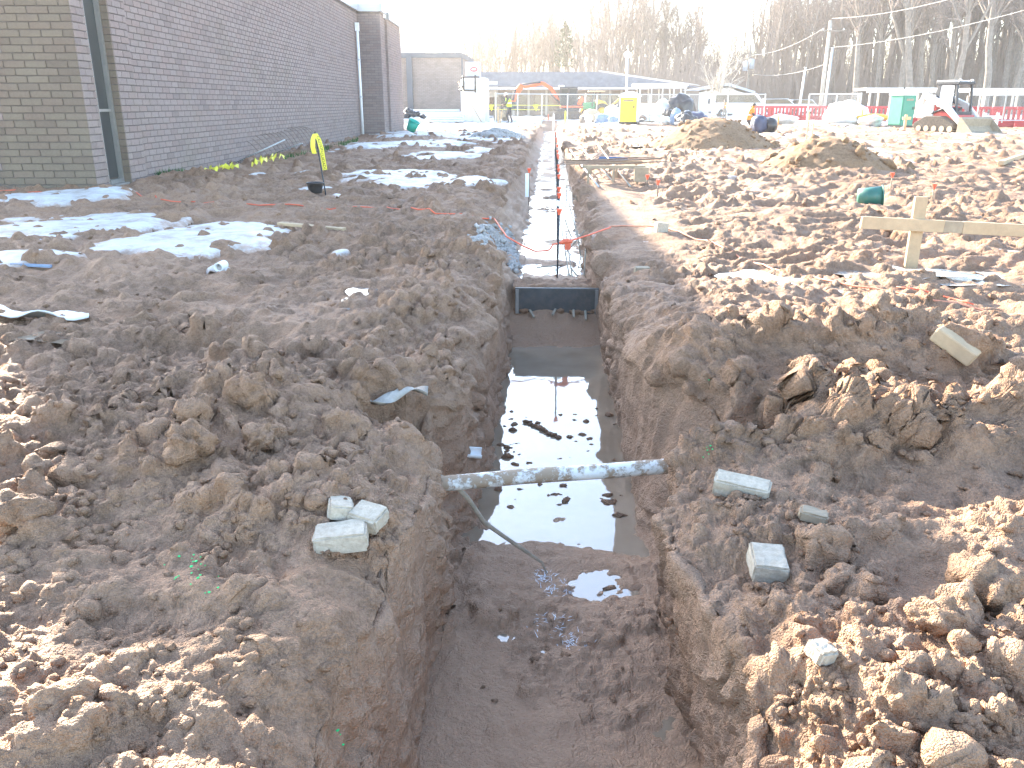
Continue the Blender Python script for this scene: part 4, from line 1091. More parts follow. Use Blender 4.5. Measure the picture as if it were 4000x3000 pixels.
# melt-water puddles lying in hollows
def puddle(name, px, py, w, h, mat, lvl=45, seed=1):
    c_ = G(px, py); rx = abs(G(px + w / 2, py).x - c_.x); ry = abs(c_.y - G(px, py + h / 2).y)
    smp = [gh(c_.x + rx * .7 * math.cos(a_) * r_, c_.y + ry * .7 * math.sin(a_) * r_) for a_ in np.linspace(0, 6.28, 9) for r_ in (.2, .6, 1)]
    z_ = float(np.percentile(smp, lvl)); n_ = 36; vs = [(c_.x, c_.y, z_)]
    for i in range(n_):
        a_ = 2 * math.pi * i / n_; k = 1 + .25 * math.sin(3 * a_ + seed) + .15 * math.sin(7 * a_ + 2 * seed)
        vs.append((c_.x + rx * k * math.cos(a_), c_.y + ry * k * math.sin(a_), z_))
    MB().add(vs, [(0, i + 1, (i + 1) % n_ + 1) for i in range(n_)]).build(name, mat)['kind'] = 'structure'
puddle('puddle', 3060, 1145, 420, 150, 'ice', 50, 1); puddle('puddle', 3480, 1090, 500, 60, 'ice', 45, 2); puddle('puddle', 3850, 1100, 420, 60, 'ice', 40, 3)
puddle('puddle', 150, 1270, 560, 80, 'muddy_water', 25, 4); puddle('puddle', 2950, 640, 500, 50, 'ice', 45, 6)
puddle('puddle', 1420, 1180, 160, 90, 'ice', 40, 7); puddle('puddle', 3150, 1650, 160, 120, 'ice', 35, 8); puddle('puddle', 2650, 560, 500, 30, 'ice', 45, 9)

# crumbs of mud pressed round and over the pale bricks
q_ = np.random.RandomState(31); cp_ = []
for (px, py, w_, n_) in ((1335, 2140, 70, 60), (1440, 2060, 50, 40), (1330, 2010, 45, 40), (2895, 1940, 85, 60), (2940, 1915, 30, 25), (2995, 2275, 60, 60), (3175, 2045, 40, 30)):
    for i in range(n_):
        p_ = on(px + q_.uniform(-1, 1) * w_ * 1.15, py + q_.uniform(-.1, .45) * w_); cp_.append((p_.x, p_.y, q_.uniform(.004, .014), .25))
scatter('brick_crumbs', 'small mud crumbs heaped round the pale bricks on both banks', 'soil', cp_, lump_protos(1, 8, 190), 9)
# ------------------------------------------------------------------ far end of the site
def base(px, py, Y):
    p_ = at(px, py, Y); return Vector((p_.x, Y, max(0, gh(p_.x, Y, .2)) if Y < 74 else 0.0))
def zpx(py, Y): return at(2150, py, Y).z
def xpx(px, py, Y): return at(px, py, Y).x
# far brick texture: courses too small to pick apart
m, t, b = nt('far_brick')
tc = nd(t, 'ShaderNodeTexCoord').outputs['Object']
sp = nd(t, 'ShaderNodeSeparateXYZ'); lk(t, tc, sp.inputs[0]); cb = nd(t, 'ShaderNodeCombineXYZ')
ad = nd(t, 'ShaderNodeMath', operation='ADD'); lk(t, sp.outputs[0], ad.inputs[0]); lk(t, sp.outputs[1], ad.inputs[1])
lk(t, ad.outputs[0], cb.inputs[0]); lk(t, sp.outputs[2], cb.inputs[1])
bt_ = nd(t, 'ShaderNodeTexBrick', Scale=1.0); lk(t, cb.outputs[0], bt_.inputs['Vector'])
bt_.inputs['Color1'].default_value = (.30, .235, .205, 1); bt_.inputs['Color2'].default_value = (.255, .195, .165, 1); bt_.inputs['Mortar'].default_value = (.15, .13, .12, 1)
bt_.inputs['Mortar Size'].default_value = .008; bt_.inputs['Brick Width'].default_value = .305; bt_.inputs['Row Height'].default_value = .1016
st = ramp(t, noise(t, .9, 5, .6, tc), [(.5, (0, 0, 0)), (.7, (.6,) * 3)])
lk(t, mixc(t, st, bt_.outputs[0], (.14, .115, .10)), b.inputs['Base Color']); b.inputs['Roughness'].default_value = .9

Y2 = 66
b2 = thing('brick_annex', 'lower brown brick block with dark roof band behind the stacked metal studs', 'building', (xpx(1803, 300, Y2), Y2, 0))
wd_ = xpx(1803, 300, Y2) - xpx(1440, 300, Y2); hz2 = zpx(208, Y2)
MB().box((-wd_ / 2, 5, hz2 / 2 - .3), (wd_, 10, hz2 + .4)).build('wall', 'far_brick', b2)
MB().box((-wd_ / 2, 4.95, hz2 - .12), (wd_ + .14, 10.1, .36)).build('roof_band', 'dark_fascia', b2)
MB().box((xpx(1601, 300, Y2) - xpx(1803, 300, Y2), -.12, hz2 / 2 - .3), (.42, .24, hz2 + .2)).build('pilaster', 'dark_fascia', b2)
MB().box((.05, .06, hz2 / 2 - .25), (.1, .12, hz2 - .1)).build('corner_post', 'dark_fascia', b2)

# white arched roof peeping over
q = at(1570, 190, 95); o = thing('white_arched_roof', 'white arched roof showing above the brick block at left', 'roof', (q.x, 95, 0))
pr = [(x_, 6.2 + .7 * math.cos(x_ / 2.1 * 1.2)) for x_ in np.linspace(-2.1, 2.1, 13)]
MB().prism([(-2.1, 0)] + pr + [(2.1, 0)], -3, 3, 'y').build('wall', 'house_white', o)
MB().prism([(x_, z_ + .1) for x_, z_ in pr] + [(x_, z_ - .02) for x_, z_ in pr[::-1]], -3.1, 3.1, 'y').build('roof', 'white_metal', o)

# long low building with dark hipped roof
YB = 88
xl, xr_ = xpx(1840, 300, YB), xpx(2740, 330, YB); zt, zb_ = zpx(279, YB), zpx(337, YB)
lb = thing('low_school_building', 'long low building with dark hipped roof and pale canopy band in the background', 'building', ((xl + xr_) / 2, YB, 0))
hw = (xr_ - xl) / 2; xe = xpx(2340, 300, YB) - (xl + xr_) / 2
MB().add([(-hw, 0, zb_), (hw, 0, zb_ - .1), (hw, 14, zb_), (-hw, 14, zb_), (-hw, 1.2, zt), (xe, 1.2, zt), (hw * .55, 6, zt - .4), (-hw, 10, zt)],
         [(0, 1, 6, 5), (0, 5, 4), (1, 2, 6), (4, 5, 6, 7), (2, 3, 7, 6), (3, 0, 4, 7)]).build('roof', 'slate', lb)
MB().add([(xe, 1.0, zt + .03), (hw, -.05, zb_ + .02), (hw - .5, -.05, zb_ + .16), (xe, 1.0, zt + .12)], [(0, 1, 2, 3)]).build('snow_line', 'snow_clean', lb)
MB().box((0, 1.5, (zb_ - .4) / 2), (2 * hw, 1.0, zb_ - .4)).build('wall', 'brown_wall', lb)
MB().box((-hw * .22, -.8, zb_ - .22), (hw * 1.5, 2.6, .16)).build('canopy', 'white_metal', lb)
for i, px in enumerate((1905, 1975, 2035, 2105, 2165, 2290, 2355, 2400)):
    xx = xpx(px, 400, YB) - (xl + xr_) / 2
    MB().box((xx, .97, 1.25), (1.05, .08, 1.5)).build('window', 'glass_dark', lb)
    MB().box((xx + .75, .93, 1.3), (.22, .16, 2.4)).build('pier', 'tan_wall', lb)
MB().box((xpx(1912, 300, YB) - (xl + xr_) / 2, .6, 2.6), (1.6, .9, 1.5)).build('bay', 'tan_wall', lb)

# little white house with shallow gable
YH = 104
q = at(2790, 420, YH); hs = thing('white_house', 'small white house with shallow gable roof behind the parked trucks', 'house', (q.x, YH, 0))
def hp_(px, py): return (xpx(px, py, YH) - q.x, zpx(py, YH))
A, Bp, Cc = hp_(2625, 372), hp_(2842, 335), hp_(2945, 366)
MB().prism([(A[0] + .5, -.2), (A[0] + .5, A[1] - .15), (Bp[0], Bp[1] - .2), (Cc[0] - .3, Cc[1] - .2), (Cc[0] - .3, -.2)], 0, 9, 'y').build('wall', 'house_white', hs)
MB().prism([(A[0], A[1]), (Bp[0], Bp[1]), (Cc[0], Cc[1]), (Cc[0], Cc[1] + .25), (Bp[0], Bp[1] + .28), (A[0], A[1] + .25)], -.6, 9.5, 'y').build('roof', 'roof_grey', hs)
for px in (2665, 2712):
    w0 = hp_(px, 385); w = MB().box((w0[0], -.02, w0[1] - .1), (.9, .06, .55)).build('window', 'glass_dark', hs)
    MB().box((w0[0], -.05, w0[1] - .41), (1.0, .08, .06)).build('sill', 'white_paint', w)

# covered walkways
def canopy(label, px0, px1, ytop, ybot, Y, posts, base_y, yaw=0, depth_=3.0):
    c_ = at((px0 + px1) / 2, ytop, Y); w_ = xpx(px1, ytop, Y) - xpx(px0, ytop, Y); z1, z0 = zpx(ytop, Y), zpx(ybot, Y)
    o = thing('walkway_canopy', label, 'canopy', (c_.x, Y, 0), yaw)
    MB().box((0, depth_ / 2, (z0 + z1) / 2 + (z1 - z0) * .25), (w_, depth_, (z1 - z0) * .5)).build('roof', 'white_metal', o)
    MB().box((0, .15, (z0 + z1) / 2 - (z1 - z0) * .25), (w_ * .96, .2, (z1 - z0) * .5)).build('beam', 'tan_wall', o)
    for px in posts:
        for dy in (.15, depth_ - .3): MB().box((xpx(px, 380, Y) - c_.x, dy, z0 / 2), (.12, .12, z0)).build('post', 'tan_wall', o)
canopy('flat roofed walkway canopy between the yellow toilet and the white house', 2480, 2690, 326, 346, 82, (2500, 2545, 2588, 2632, 2676), 440)
canopy('long flat walkway canopy behind the green toilet', 3385, 3700, 344, 363, 72, (3400, 3480, 3560, 3640), 430)
canopy('long flat walkway canopy at the right edge behind the red barriers', 3790, 4090, 346, 374, 66, (3850, 3960, 4050), 430)

# stacks of metal studs
def studs(label, px0, px1, ybase, n, Y, seed):
    p_ = base((px0 + px1) / 2, ybase, Y); L_ = xpx(px1, ybase, Y) - xpx(px0, ybase, Y)
    o = thing('stud_stack', label, 'stack', p_, .02); rr = random.Random(seed); z_ = .1
    for i in range(n):
        MB().box((rr.uniform(-.06, .06), 0, z_ + .06), (L_ * rr.uniform(.94, 1), .9, .12)).build('stud_bundle', 'stud_metal', o, False, .012); z_ += .15
    for dx in (-.35, .3): MB().box((dx * L_, 0, .04), (.1, .95, .09)).build('skid', 'wood', o)
studs('longest stack of pale metal studs against the brick block', 1585, 1802, 450, 5, 62, 1)
studs('middle stack of pale metal studs in front of the brick block', 1655, 1812, 462, 4, 58, 2)
studs('left stack of pale metal studs beside the main building corner', 1545, 1652, 464, 3, 56, 3)
studs('lowest stack of pale studs under the dark heap', 1500, 1656, 475, 2, 53, 4)
p_ = base(1602, 461, 53.6); m = MB(); rr = random.Random(3)
for i in range(26): a_ = rr.uniform(0, 6.28); d_ = rr.random(); m.blob((p_.x + 1.0 * d_ * math.cos(a_), p_.y - .2 + .35 * d_ * math.sin(a_), p_.z + .42 + .40 * (1 - d_)), (.22, .2, .16), .35, 2, i)
tag(m.build('dark_heap', 'tarp_black', None, True), 'dark lumpy heap lying on the lowest stud stack', 'heap')

# white wrapped equipment with black pipe loop and grey unit
YW = 60; p_ = base(1857, 460, YW); k = 1 / ppm(YW)
eq = thing('wrapped_equipment', 'tall white wrapped equipment box with black pipe loop beside the brick block', 'equipment', p_, -.12)
he = zpx(303, YW) - p_.z; we = 96 * k
MB().prism([(-we / 2, 0), (we / 2, 0), (we / 2, he * .96), (we * .38, he), (-we * .36, he * .985), (-we / 2, he * .95)], -.7, .7, 'y').build('casing', 'machine_white', eq, False, .04)
m = MB()
for i in range(7): m.box((-we / 2 + we * (i + .5) / 7, -.72, he * .47), (.025, .04, he * .86))
m.build('ribs', 'white_metal', eq)
zq = lambda py: zpx(py, YW) - p_.z
xq = lambda px: xpx(px, 330, YW) - p_.x
pl = MB(); pl.tube([(xq(1822), -.95, zq(295)), (xq(1822), -.95, zq(352))], .06, 8); pl.tube([(xq(1868), -.95, zq(295)), (xq(1868), -.95, zq(362))], .06, 8)
pl.tube([(xq(1815), -.95, zq(302)), (xq(1885), -.95, zq(302))], .055, 8); pl.tube([(xq(1803), -.95, zq(353)), (xq(1868), -.95, zq(354))], .055, 8); pl.tube([(xq(1803), -.95, zq(340)), (xq(1822), -.95, zq(340))], .05, 8)
pl.build('pipe_loop', 'black_plastic', eq, True)
for s_ in (1822, 1868): MB().box((xq(s_), -.86, zq(325)), (.16, .14, .16)).build('pipe_bracket', 'galv', eq)
q = base(1853, 300, YW + 1); hv = thing('air_handler', 'grey air handling unit with red oval badge atop the white equipment', 'air unit', (q.x, YW, p_.z + he))
MB().box((0, .3, .5), (56 * k, 1.0, 1.0)).build('cabinet', 'hvac_grey', hv, False, .03)
bd = MB().lathe([(0, 0), (.24, 0), (.24, .02), (0, .02)], 20, (.08, -.215, .52), rotm(R(90), 0, 0)); bd.v = [(v[0] * 1.0 + .0, v[1], .52 + (v[2] - .52) * .62) for v in bd.v]
bo = bd.build('badge', 'logo_red', hv); MB().box((.08, -.242, .52), (.30, .012, .09)).build('badge_bar', 'white_paint', bo)
MB().box((-.1, .3, .03), (56 * k + .1, 1.05, .06)).build('curb', 'dark_fascia', hv)
tag(MB().tube([at(1790, 320, 59), base(1884, 472, 57)], .035, 6).build('leaning_pole', 'wood', None, True), 'long thin wooden pole leaning on the white equipment', 'pole')

# ---- people
def person(label, loc, rotz, pose, body, vest=None, hat=None, scale=1.0, hair=True):
    t_ = thing('person', label, 'person', loc, rotz); t_.scale = (scale,) * 3
    if pose == 'work':      # head bent, forearms forward
        J = dict(pel=(0, 0, .95), sp=(0, .03, 1.14), ch=(0, .08, 1.34), nk=(0, .13, 1.48), hd=(0, .19, 1.58), ht=(0, .22, 1.68), sL=(-.18, .08, 1.42), sR=(.18, .08, 1.42), eL=(-.25, .12, 1.15), eR=(.25, .14, 1.16), wL=(-.13, .36, 1.10), wR=(.13, .36, 1.06), hL=(-.09, 0, .90), hR=(.09, 0, .90), kL=(-.13, .10, .50), kR=(.12, -.02, .50), aL=(-.14, .02, .10), aR=(.13, -.14, .10), tL=(-.15, .17, .05), tR=(.14, .01, .05))
    elif pose == 'stand':
        J = dict(pel=(0, 0, .95), sp=(0, 0, 1.15), ch=(0, .01, 1.35), nk=(0, .02, 1.5), hd=(0, .04, 1.6), ht=(0, .05, 1.70), sL=(-.18, 0, 1.43), sR=(.18, 0, 1.43), eL=(-.24, -.03, 1.14), eR=(.24, -.03, 1.14), wL=(-.22, .08, .90), wR=(.20, .14, .95), hL=(-.09, 0, .90), hR=(.09, 0, .90), kL=(-.11, .08, .5), kR=(.10, -.03, .5), aL=(-.11, .06, .1), aR=(.10, -.15, .12), tL=(-.11, .2, .05), tR=(.1, -.01, .05))
    elif pose == 'kneel':
        J = dict(pel=(0, 0, .50), sp=(0, .04, .70), ch=(0, .10, .90), nk=(0, .15, 1.03), hd=(0, .20, 1.13), ht=(0, .22, 1.23), sL=(-.18, .1, .97), sR=(.18, .1, .97), eL=(-.24, .2, .72), eR=(.24, .2, .72), wL=(-.14, .42, .62), wR=(.14, .42, .60), hL=(-.1, 0, .46), hR=(.1, 0, .46), kL=(-.13, .30, .12), kR=(.13, .38, .42), aL=(-.12, -.1, .08), aR=(.13, .32, .08), tL=(-.12, -.24, .05), tR=(.13, .48, .05))
    else:                   # seated
        J = dict(pel=(0, 0, .45), sp=(0, -.03, .65), ch=(0, -.04, .86), nk=(0, -.02, 1.0), hd=(0, 0, 1.10), ht=(0, .01, 1.20), sL=(-.18, -.02, .93), sR=(.18, -.02, .93), eL=(-.25, .06, .68), eR=(.25, .06, .68), wL=(-.2, .30, .66), wR=(.2, .30, .66), hL=(-.1, .02, .43), hR=(.1, .02, .43), kL=(-.14, .42, .46), kR=(.14, .42, .46), aL=(-.14, .46, .08), aR=(.14, .46, .08), tL=(-.14, .62, .05), tR=(.14, .62, .05))
    rad = dict(pel=.14, sp=.135, ch=.15, nk=.058, hd=.092, ht=.075, s=.075, e=.052, w=.036, h=.10, k=.07, a=.05, t=.045)
    names = list(J); vs = [J[n_] for n_ in names]; ix = {n_: i for i, n_ in enumerate(names)}
    ed = [('pel', 'sp'), ('sp', 'ch'), ('ch', 'nk'), ('nk', 'hd'), ('hd', 'ht')] + [p_ for s_ in 'LR' for p_ in (('ch', 's' + s_), ('s' + s_, 'e' + s_), ('e' + s_, 'w' + s_), ('pel', 'h' + s_), ('h' + s_, 'k' + s_), ('k' + s_, 'a' + s_), ('a' + s_, 't' + s_))]
    me = bpy.data.meshes.new('body'); me.from_pydata(vs, [(ix[a_], ix[b__]) for a_, b__ in ed], []); me.materials.append(MATS[body])
    o = bpy.data.objects.new('body', me); COL.objects.link(o); o.parent = t_
    sk = o.modifiers.new('Skin', 'SKIN'); sk.use_smooth_shade = True
    for n_, sv in zip(names, me.skin_vertices[0].data):
        r_ = rad[n_] if n_ in rad else rad[n_[0]]; sv.radius = (r_, r_); sv.use_root = n_ == 'pel'
    o.modifiers.new('Subsurf', 'SUBSURF').levels = 1; o.modifiers['Subsurf'].render_levels = 2
    H_ = Vector(J['hd']); up = (Vector(J['ht']) - H_).normalized()
    fm = MB().blob(tuple(H_ + Vector((0, .035, .0))), (.068, .075, .10), .0, 3)
    fm.blob(tuple(H_ + Vector((0, .115, -.005))), (.013, .022, .02), 0, 1)                       # nose
    for s_ in (-1, 1): fm.blob(tuple(H_ + Vector((s_ * .072, .02, 0))), (.012, .02, .028), 0, 1)  # ears
    face = fm.build('face', 'skin', t_, True)
    ey = MB()
    for s_ in (-1, 1): ey.blob(tuple(H_ + Vector((s_ * .028, .105, .018))), (.009, .006, .007), 0, 1)
    ey.box(tuple(H_ + Vector((0, .104, -.05))), (.04, .008, .008)); ey.build('eyes_and_mouth', 'hair_dark', face)
    if hair: MB().lathe([(.085, -.03), (.09, .02), (.075, .07), (.0, .10)], 14, H_ + Vector((0, -.005, .02))).build('hair', 'hair_dark', t_, True)
    for s_, sg in (('L', -1), ('R', 1)):
        w = Vector(J['w' + s_]); d_ = (w - Vector(J['e' + s_])).normalized(); sd_ = d_.cross(Vector((0, 0, 1))).normalized(); nn = sd_.cross(d_)
        hm = MB().tube([w - d_ * .01, w + d_ * .045, w + d_ * .085], [.03, .038, .03], 8)
        for i, (off, ln) in enumerate(((-.027, .065), (-.009, .078), (.009, .072), (.026, .055))):
            b0 = w + d_ * .08 + sd_ * off; hm.tube([b0, b0 + d_ * ln * .5 - nn * .008, b0 + d_ * ln * .8 - nn * .035], [.010, .009, .007], 5)
        b0 = w + d_ * .03 - sd_ * sg * .034; hm.tube([b0, b0 - sd_ * sg * .03 + d_ * .03, b0 - sd_ * sg * .025 + d_ * .06 - nn * .02], [.012, .010, .008], 5)
        hm.build('hand', 'skin', t_, True)
    if vest:
        pel, sp_, ch, nk = (Vector(J[n_]) for n_ in ('pel', 'sp', 'ch', 'nk')); vm = MB(); ring = []
        for p_, rx, ry in ((pel + Vector((0, 0, .0)), .185, .150), (sp_, .182, .150), (ch, .205, .165), (ch.lerp(nk, .55), .185, .12), (ch.lerp(nk, .85), .10, .085)):
            ring.append([p_ + Vector((rx * math.cos(a_), ry * math.sin(a_), 0)) for a_ in np.linspace(0, 2 * math.pi, 17)[:-1]])
        vm.add([v_ for r_ in ring for v_ in r_], [(i * 16 + j, i * 16 + (j + 1) % 16, (i + 1) * 16 + (j + 1) % 16, (i + 1) * 16 + j) for i in range(4) for j in range(16)])
        vo = vm.build('vest', vest, t_, True)
        MB().add([v_ + (v_ - (sp_ + Vector((0, 0, v_.z - sp_.z)))) * .03 + Vector((0, 0, dz)) for dz in (0, .05) for v_ in ring[1]], [(j, (j + 1) % 16, 16 + (j + 1) % 16, 16 + j) for j in range(16)]).build('reflective_band', 'white_paint', vo, True)
    if hat:
        M_ = up.to_track_quat('Z', 'Y').to_matrix(); c_ = H_ + up * .045
        ho = MB().lathe([(.112, 0), (.11, .03), (.10, .075), (.065, .115), (0, .13)], 18, c_, M_).build('hard_hat', hat, t_, True)
        MB().lathe([(.10, .0), (.150, -.012), (.150, .0), (.11, .012)], 18, c_, M_).build('brim', hat, ho, True)
    return t_
person('worker in lime vest and white hard hat, head bent, by the cable reel', base(1990, 478, 56), R(80), 'work', 'clothes_navy', 'vest_lime', 'hat_white', 1.08)
person('person in orange vest and grey trousers standing before the white trucks', base(2829, 458, 76), R(60), 'stand', 'clothes_grey', 'vest_orange', None, .92)
person('person in bright orange hooded top crouching behind the larger dirt mound', base(2920, 512, 41), R(-100), 'kneel', 'clothes_dark', 'vest_orange', None, 1.0)

# cable reel and stub post by the worker
p_ = base(1955, 447, 59); o = thing('cable_reel', 'wooden cable reel standing on edge behind the lime vested worker', 'reel', p_, .5)
for dx in (-.3, .3): MB().lathe([(0, 0), (.5, 0), (.5, .05), (0, .05)], 22, (dx, 0, .5), rotm(0, R(90), 0)).build('flange', 'weathered_wood', o)
MB().lathe([(.24, 0), (.24, .6)], 18, (-.3, 0, .5), rotm(0, R(90), 0)).build('drum', 'kraft', o, True)
p_ = base(1946, 480, 55); tag(MB().box((p_.x, p_.y, p_.z + .5), (.10, .10, 1.1)).box((p_.x + .18, p_.y, p_.z + .4), (.08, .09, .9), rotm(0, .18, 0)).build('stub_posts', 'wood'), 'short pair of pale wooden stub posts left of the lime vested worker', 'post')

# ---- excavator
YE = 66; k = 1 / ppm(YE); p_ = base(2215, 458, YE)
ex_ = thing('excavator', 'orange tracked excavator with black cab and raised folded boom', 'excavator', p_, 0)
EX = lambda px, py: (xpx(px, py, YE) - p_.x, zpx(py, YE) - p_.z)
for dy in (-.75, .75):
    c0, c1 = EX(2178, 445), EX(2256, 445); pr = []
    for a_ in np.linspace(math.pi / 2, 3 * math.pi / 2, 9): pr.append((c0[0] + .32 * math.cos(a_), .36 + .32 * math.sin(a_)))
    for a_ in np.linspace(-math.pi / 2, math.pi / 2, 9): pr.append((c1[0] + .32 * math.cos(a_), .36 + .32 * math.sin(a_)))
    tr = MB().prism(pr, dy - .2, dy + .2, 'y').build('track', 'rubber', ex_)
    for i in range(5): MB().lathe([(0, 0), (.17, 0), (.17, .44), (0, .44)], 12, (c0[0] + (c1[0] - c0[0]) * i / 4, dy + .22, .34), rotm(R(90), 0, 0)).build('roller', 'dark_steel', tr)
MB().box((EX(2217, 420)[0], 0, .78), (1.7, 1.5, .18)).build('turntable', 'dark_steel', ex_)
bpx = [EX(*c_) for c_ in ((2192, 424), (2192, 412), (2238, 410), (2250, 392), (2268, 378), (2278, 386), (2276, 424))]
MB().prism(bpx, -.75, .75, 'y').build('house', 'dark_steel', ex_, False, .04)
MB().prism([EX(*c_) for c_ in ((2252, 408), (2264, 378), (2274, 376), (2280, 392), (2268, 412))], -.78, .78, 'y').build('counterweight', 'orange_paint', ex_, False, .04)
MB().box((EX(2232, 420)[0], 0, 1.02), (1.7, 1.56, .12)).build('skirt', 'orange_paint', ex_, False, .02)
cbm = MB(); cz0, cz1 = EX(2200, 415)[1], EX(2200, 343)[1]; cx0, cx1 = EX(2188, 400)[0], EX(2252, 400)[0]
for xx in (cx0, cx0 + .62, cx1):
    for yy in (-.72, .25): cbm.box((xx, yy, (cz0 + cz1) / 2), (.09, .08, cz1 - cz0))
for xx in ((cx0 + cx1) / 2,):
    for yy in (-.72, .25): cbm.box((xx, yy, cz0 + .03), (cx1 - cx0, .07, .09))
cbm.box(((cx0 + cx1) / 2, -.23, cz1), (cx1 - cx0 + .12, 1.12, .11))
cab = cbm.build('cab', 'dark_steel', ex_, False, .015)
MB().box(((cx0 + cx1) / 2, -.70, (cz0 + cz1) / 2), (cx1 - cx0 - .1, .02, cz1 - cz0 - .15)).build('side_glass', 'tinted_glass', cab)
MB().box((cx0 + .35, -.1, cz0 + .5), (.35, .4, .8)).build('seat', 'black_plastic', cab)
for i in range(3): MB().blob((cx0 - .05 + .14 * i, -.5 + .1 * i, cz1 + .1), (.08, .08, .08), 0, 2).build('work_lamp', 'machine_white', cab, True)
MB().prism([EX(*c_) for c_ in ((2200, 412), (2186, 408), (2148, 352), (2118, 332), (2068, 343), (2046, 346), (2044, 334), (2066, 332), (2112, 318), (2126, 320), (2160, 342))], -.17, .17, 'y').build('boom', 'orange_paint', ex_, False, .03)
MB().prism([EX(*c_) for c_ in ((2030, 327), (2046, 332), (2044, 346), (2024, 372), (2012, 400), (1996, 402), (2006, 368), (2016, 344))], -.14, .14, 'y').build('arm', 'orange_paint', ex_, False, .03)
bu = MB().prism([EX(*c_) for c_ in ((1996, 398), (2014, 398), (2022, 416), (2012, 432), (1994, 430), (1988, 414))], -.4, .4, 'y').build('bucket', 'dark_steel', ex_, False, .02)
for i in range(4): MB().box((EX(1990, 432)[0], -.3 + .2 * i, EX(1990, 432)[1]), (.2, .06, .06), rotm(0, .6, 0)).build('tooth', 'galv', bu)
for (a_, b__) in (((2040, 330), (2112, 321)), ((2150, 368), (2186, 402)), ((2015, 350), (2004, 392))):
    A_, B_ = EX(*a_), EX(*b__); MB().tube([(A_[0], -.22, A_[1]), ((A_[0] + B_[0]) / 2, -.22, (A_[1] + B_[1]) / 2), (B_[0], -.22, B_[1])], [.05, .055, .08], 8).build('cylinder', 'dark_steel', ex_, True)
MB().box((EX(2160, 445)[0] - .35, 0, .25), (.08, 1.7, .45)).build('blade', 'orange_paint', ex_, False, .02)

# ---- backhoe tractor
def wheel(parent, c_, r_, w_, name='wheel', rim='white_metal', yaxis=True):
    M_ = rotm(R(90), 0, 0) if yaxis else rotm(0, R(90), 0)
    t_ = MB().lathe([(r_ * .55, -w_ / 2), (r_ * .93, -w_ / 2), (r_, -w_ * .3), (r_, w_ * .3), (r_ * .93, w_ / 2), (r_ * .55, w_ / 2)], 24, c_, M_).build(name, 'rubber', parent, True)
    MB().lathe([(0, -w_ * .42), (r_ * .2, -w_ * .46), (r_ * .3, -w_ * .3), (r_ * .55, -w_ * .42), (r_ * .57, 0), (r_ * .55, w_ * .42), (0, w_ * .42)], 18, c_, M_).build('rim', rim, t_, True)
    return t_
YT = 69; p_ = base(2335, 447, YT); TX = lambda px, py: (xpx(px, py, YT) - p_.x, zpx(py, YT) - p_.z)
tk = thing('backhoe_tractor', 'green and yellow backhoe tractor between the excavator and yellow toilet', 'tractor', p_, 0)
MB().prism([TX(*c_) for c_ in ((2272, 428), (2274, 402), (2322, 398), (2330, 428))], -.45, .45, 'y').build('hood', 'green_paint', tk, False, .04)
MB().prism([TX(*c_) for c_ in ((2328, 432), (2326, 396), (2338, 390), (2362, 396), (2374, 412), (2372, 436))], -.7, .7, 'y').build('fender', 'yellow_paint', tk, False, .05)
for dy in (-.75, .75):
    wheel(tk, (TX(2350, 430)[0], dy, .62), .62, .4, rim='yellow_paint'); wheel(tk, (TX(2288, 430)[0], dy, .40), .40, .28, rim='yellow_paint')
rp = MB()
for px in (2312, 2344):
    for dy in (-.55, .55): rp.tube([(TX(px, 400)[0], dy, 1.0), (TX(px + (6 if px < 2320 else 0), 362)[0], dy, TX(0, 360)[1])], .04, 6)
rp.build('roll_bar', 'dark_steel', tk); MB().box((TX(2330, 358)[0], 0, TX(0, 357)[1]), (1.3, 1.35, .10)).build('roof', 'kraft', tk, False, .03)
MB().tube([(TX(2286, 400)[0], 0, 1.3), (TX(2288, 362)[0], 0, TX(0, 364)[1])], .05, 8).build('exhaust', 'galv', tk)
MB().box((TX(2336, 395)[0], 0, 1.25), (.45, .5, .5)).build('seat', 'black_plastic', tk, False, .05)
for dy in (-.2, .2): MB().tube([(TX(2374, 420)[0], dy, TX(0, 420)[1]), (TX(2398, 405)[0], dy, TX(0, 405)[1]), (TX(2422, 386)[0], dy, TX(0, 384)[1])], .07, 6).build('dipper', 'yellow_paint', tk)
MB().prism([TX(*c_) for c_ in ((2398, 425), (2412, 408), (2424, 408), (2424, 428), (2408, 440))], -.35, .35, 'y').build('digging_bucket', 'dark_steel', tk)
MB().prism([TX(*c_) for c_ in ((2262, 440), (2268, 424), (2276, 424), (2276, 444))], -.8, .8, 'y').build('loader_bucket', 'yellow_paint', tk)

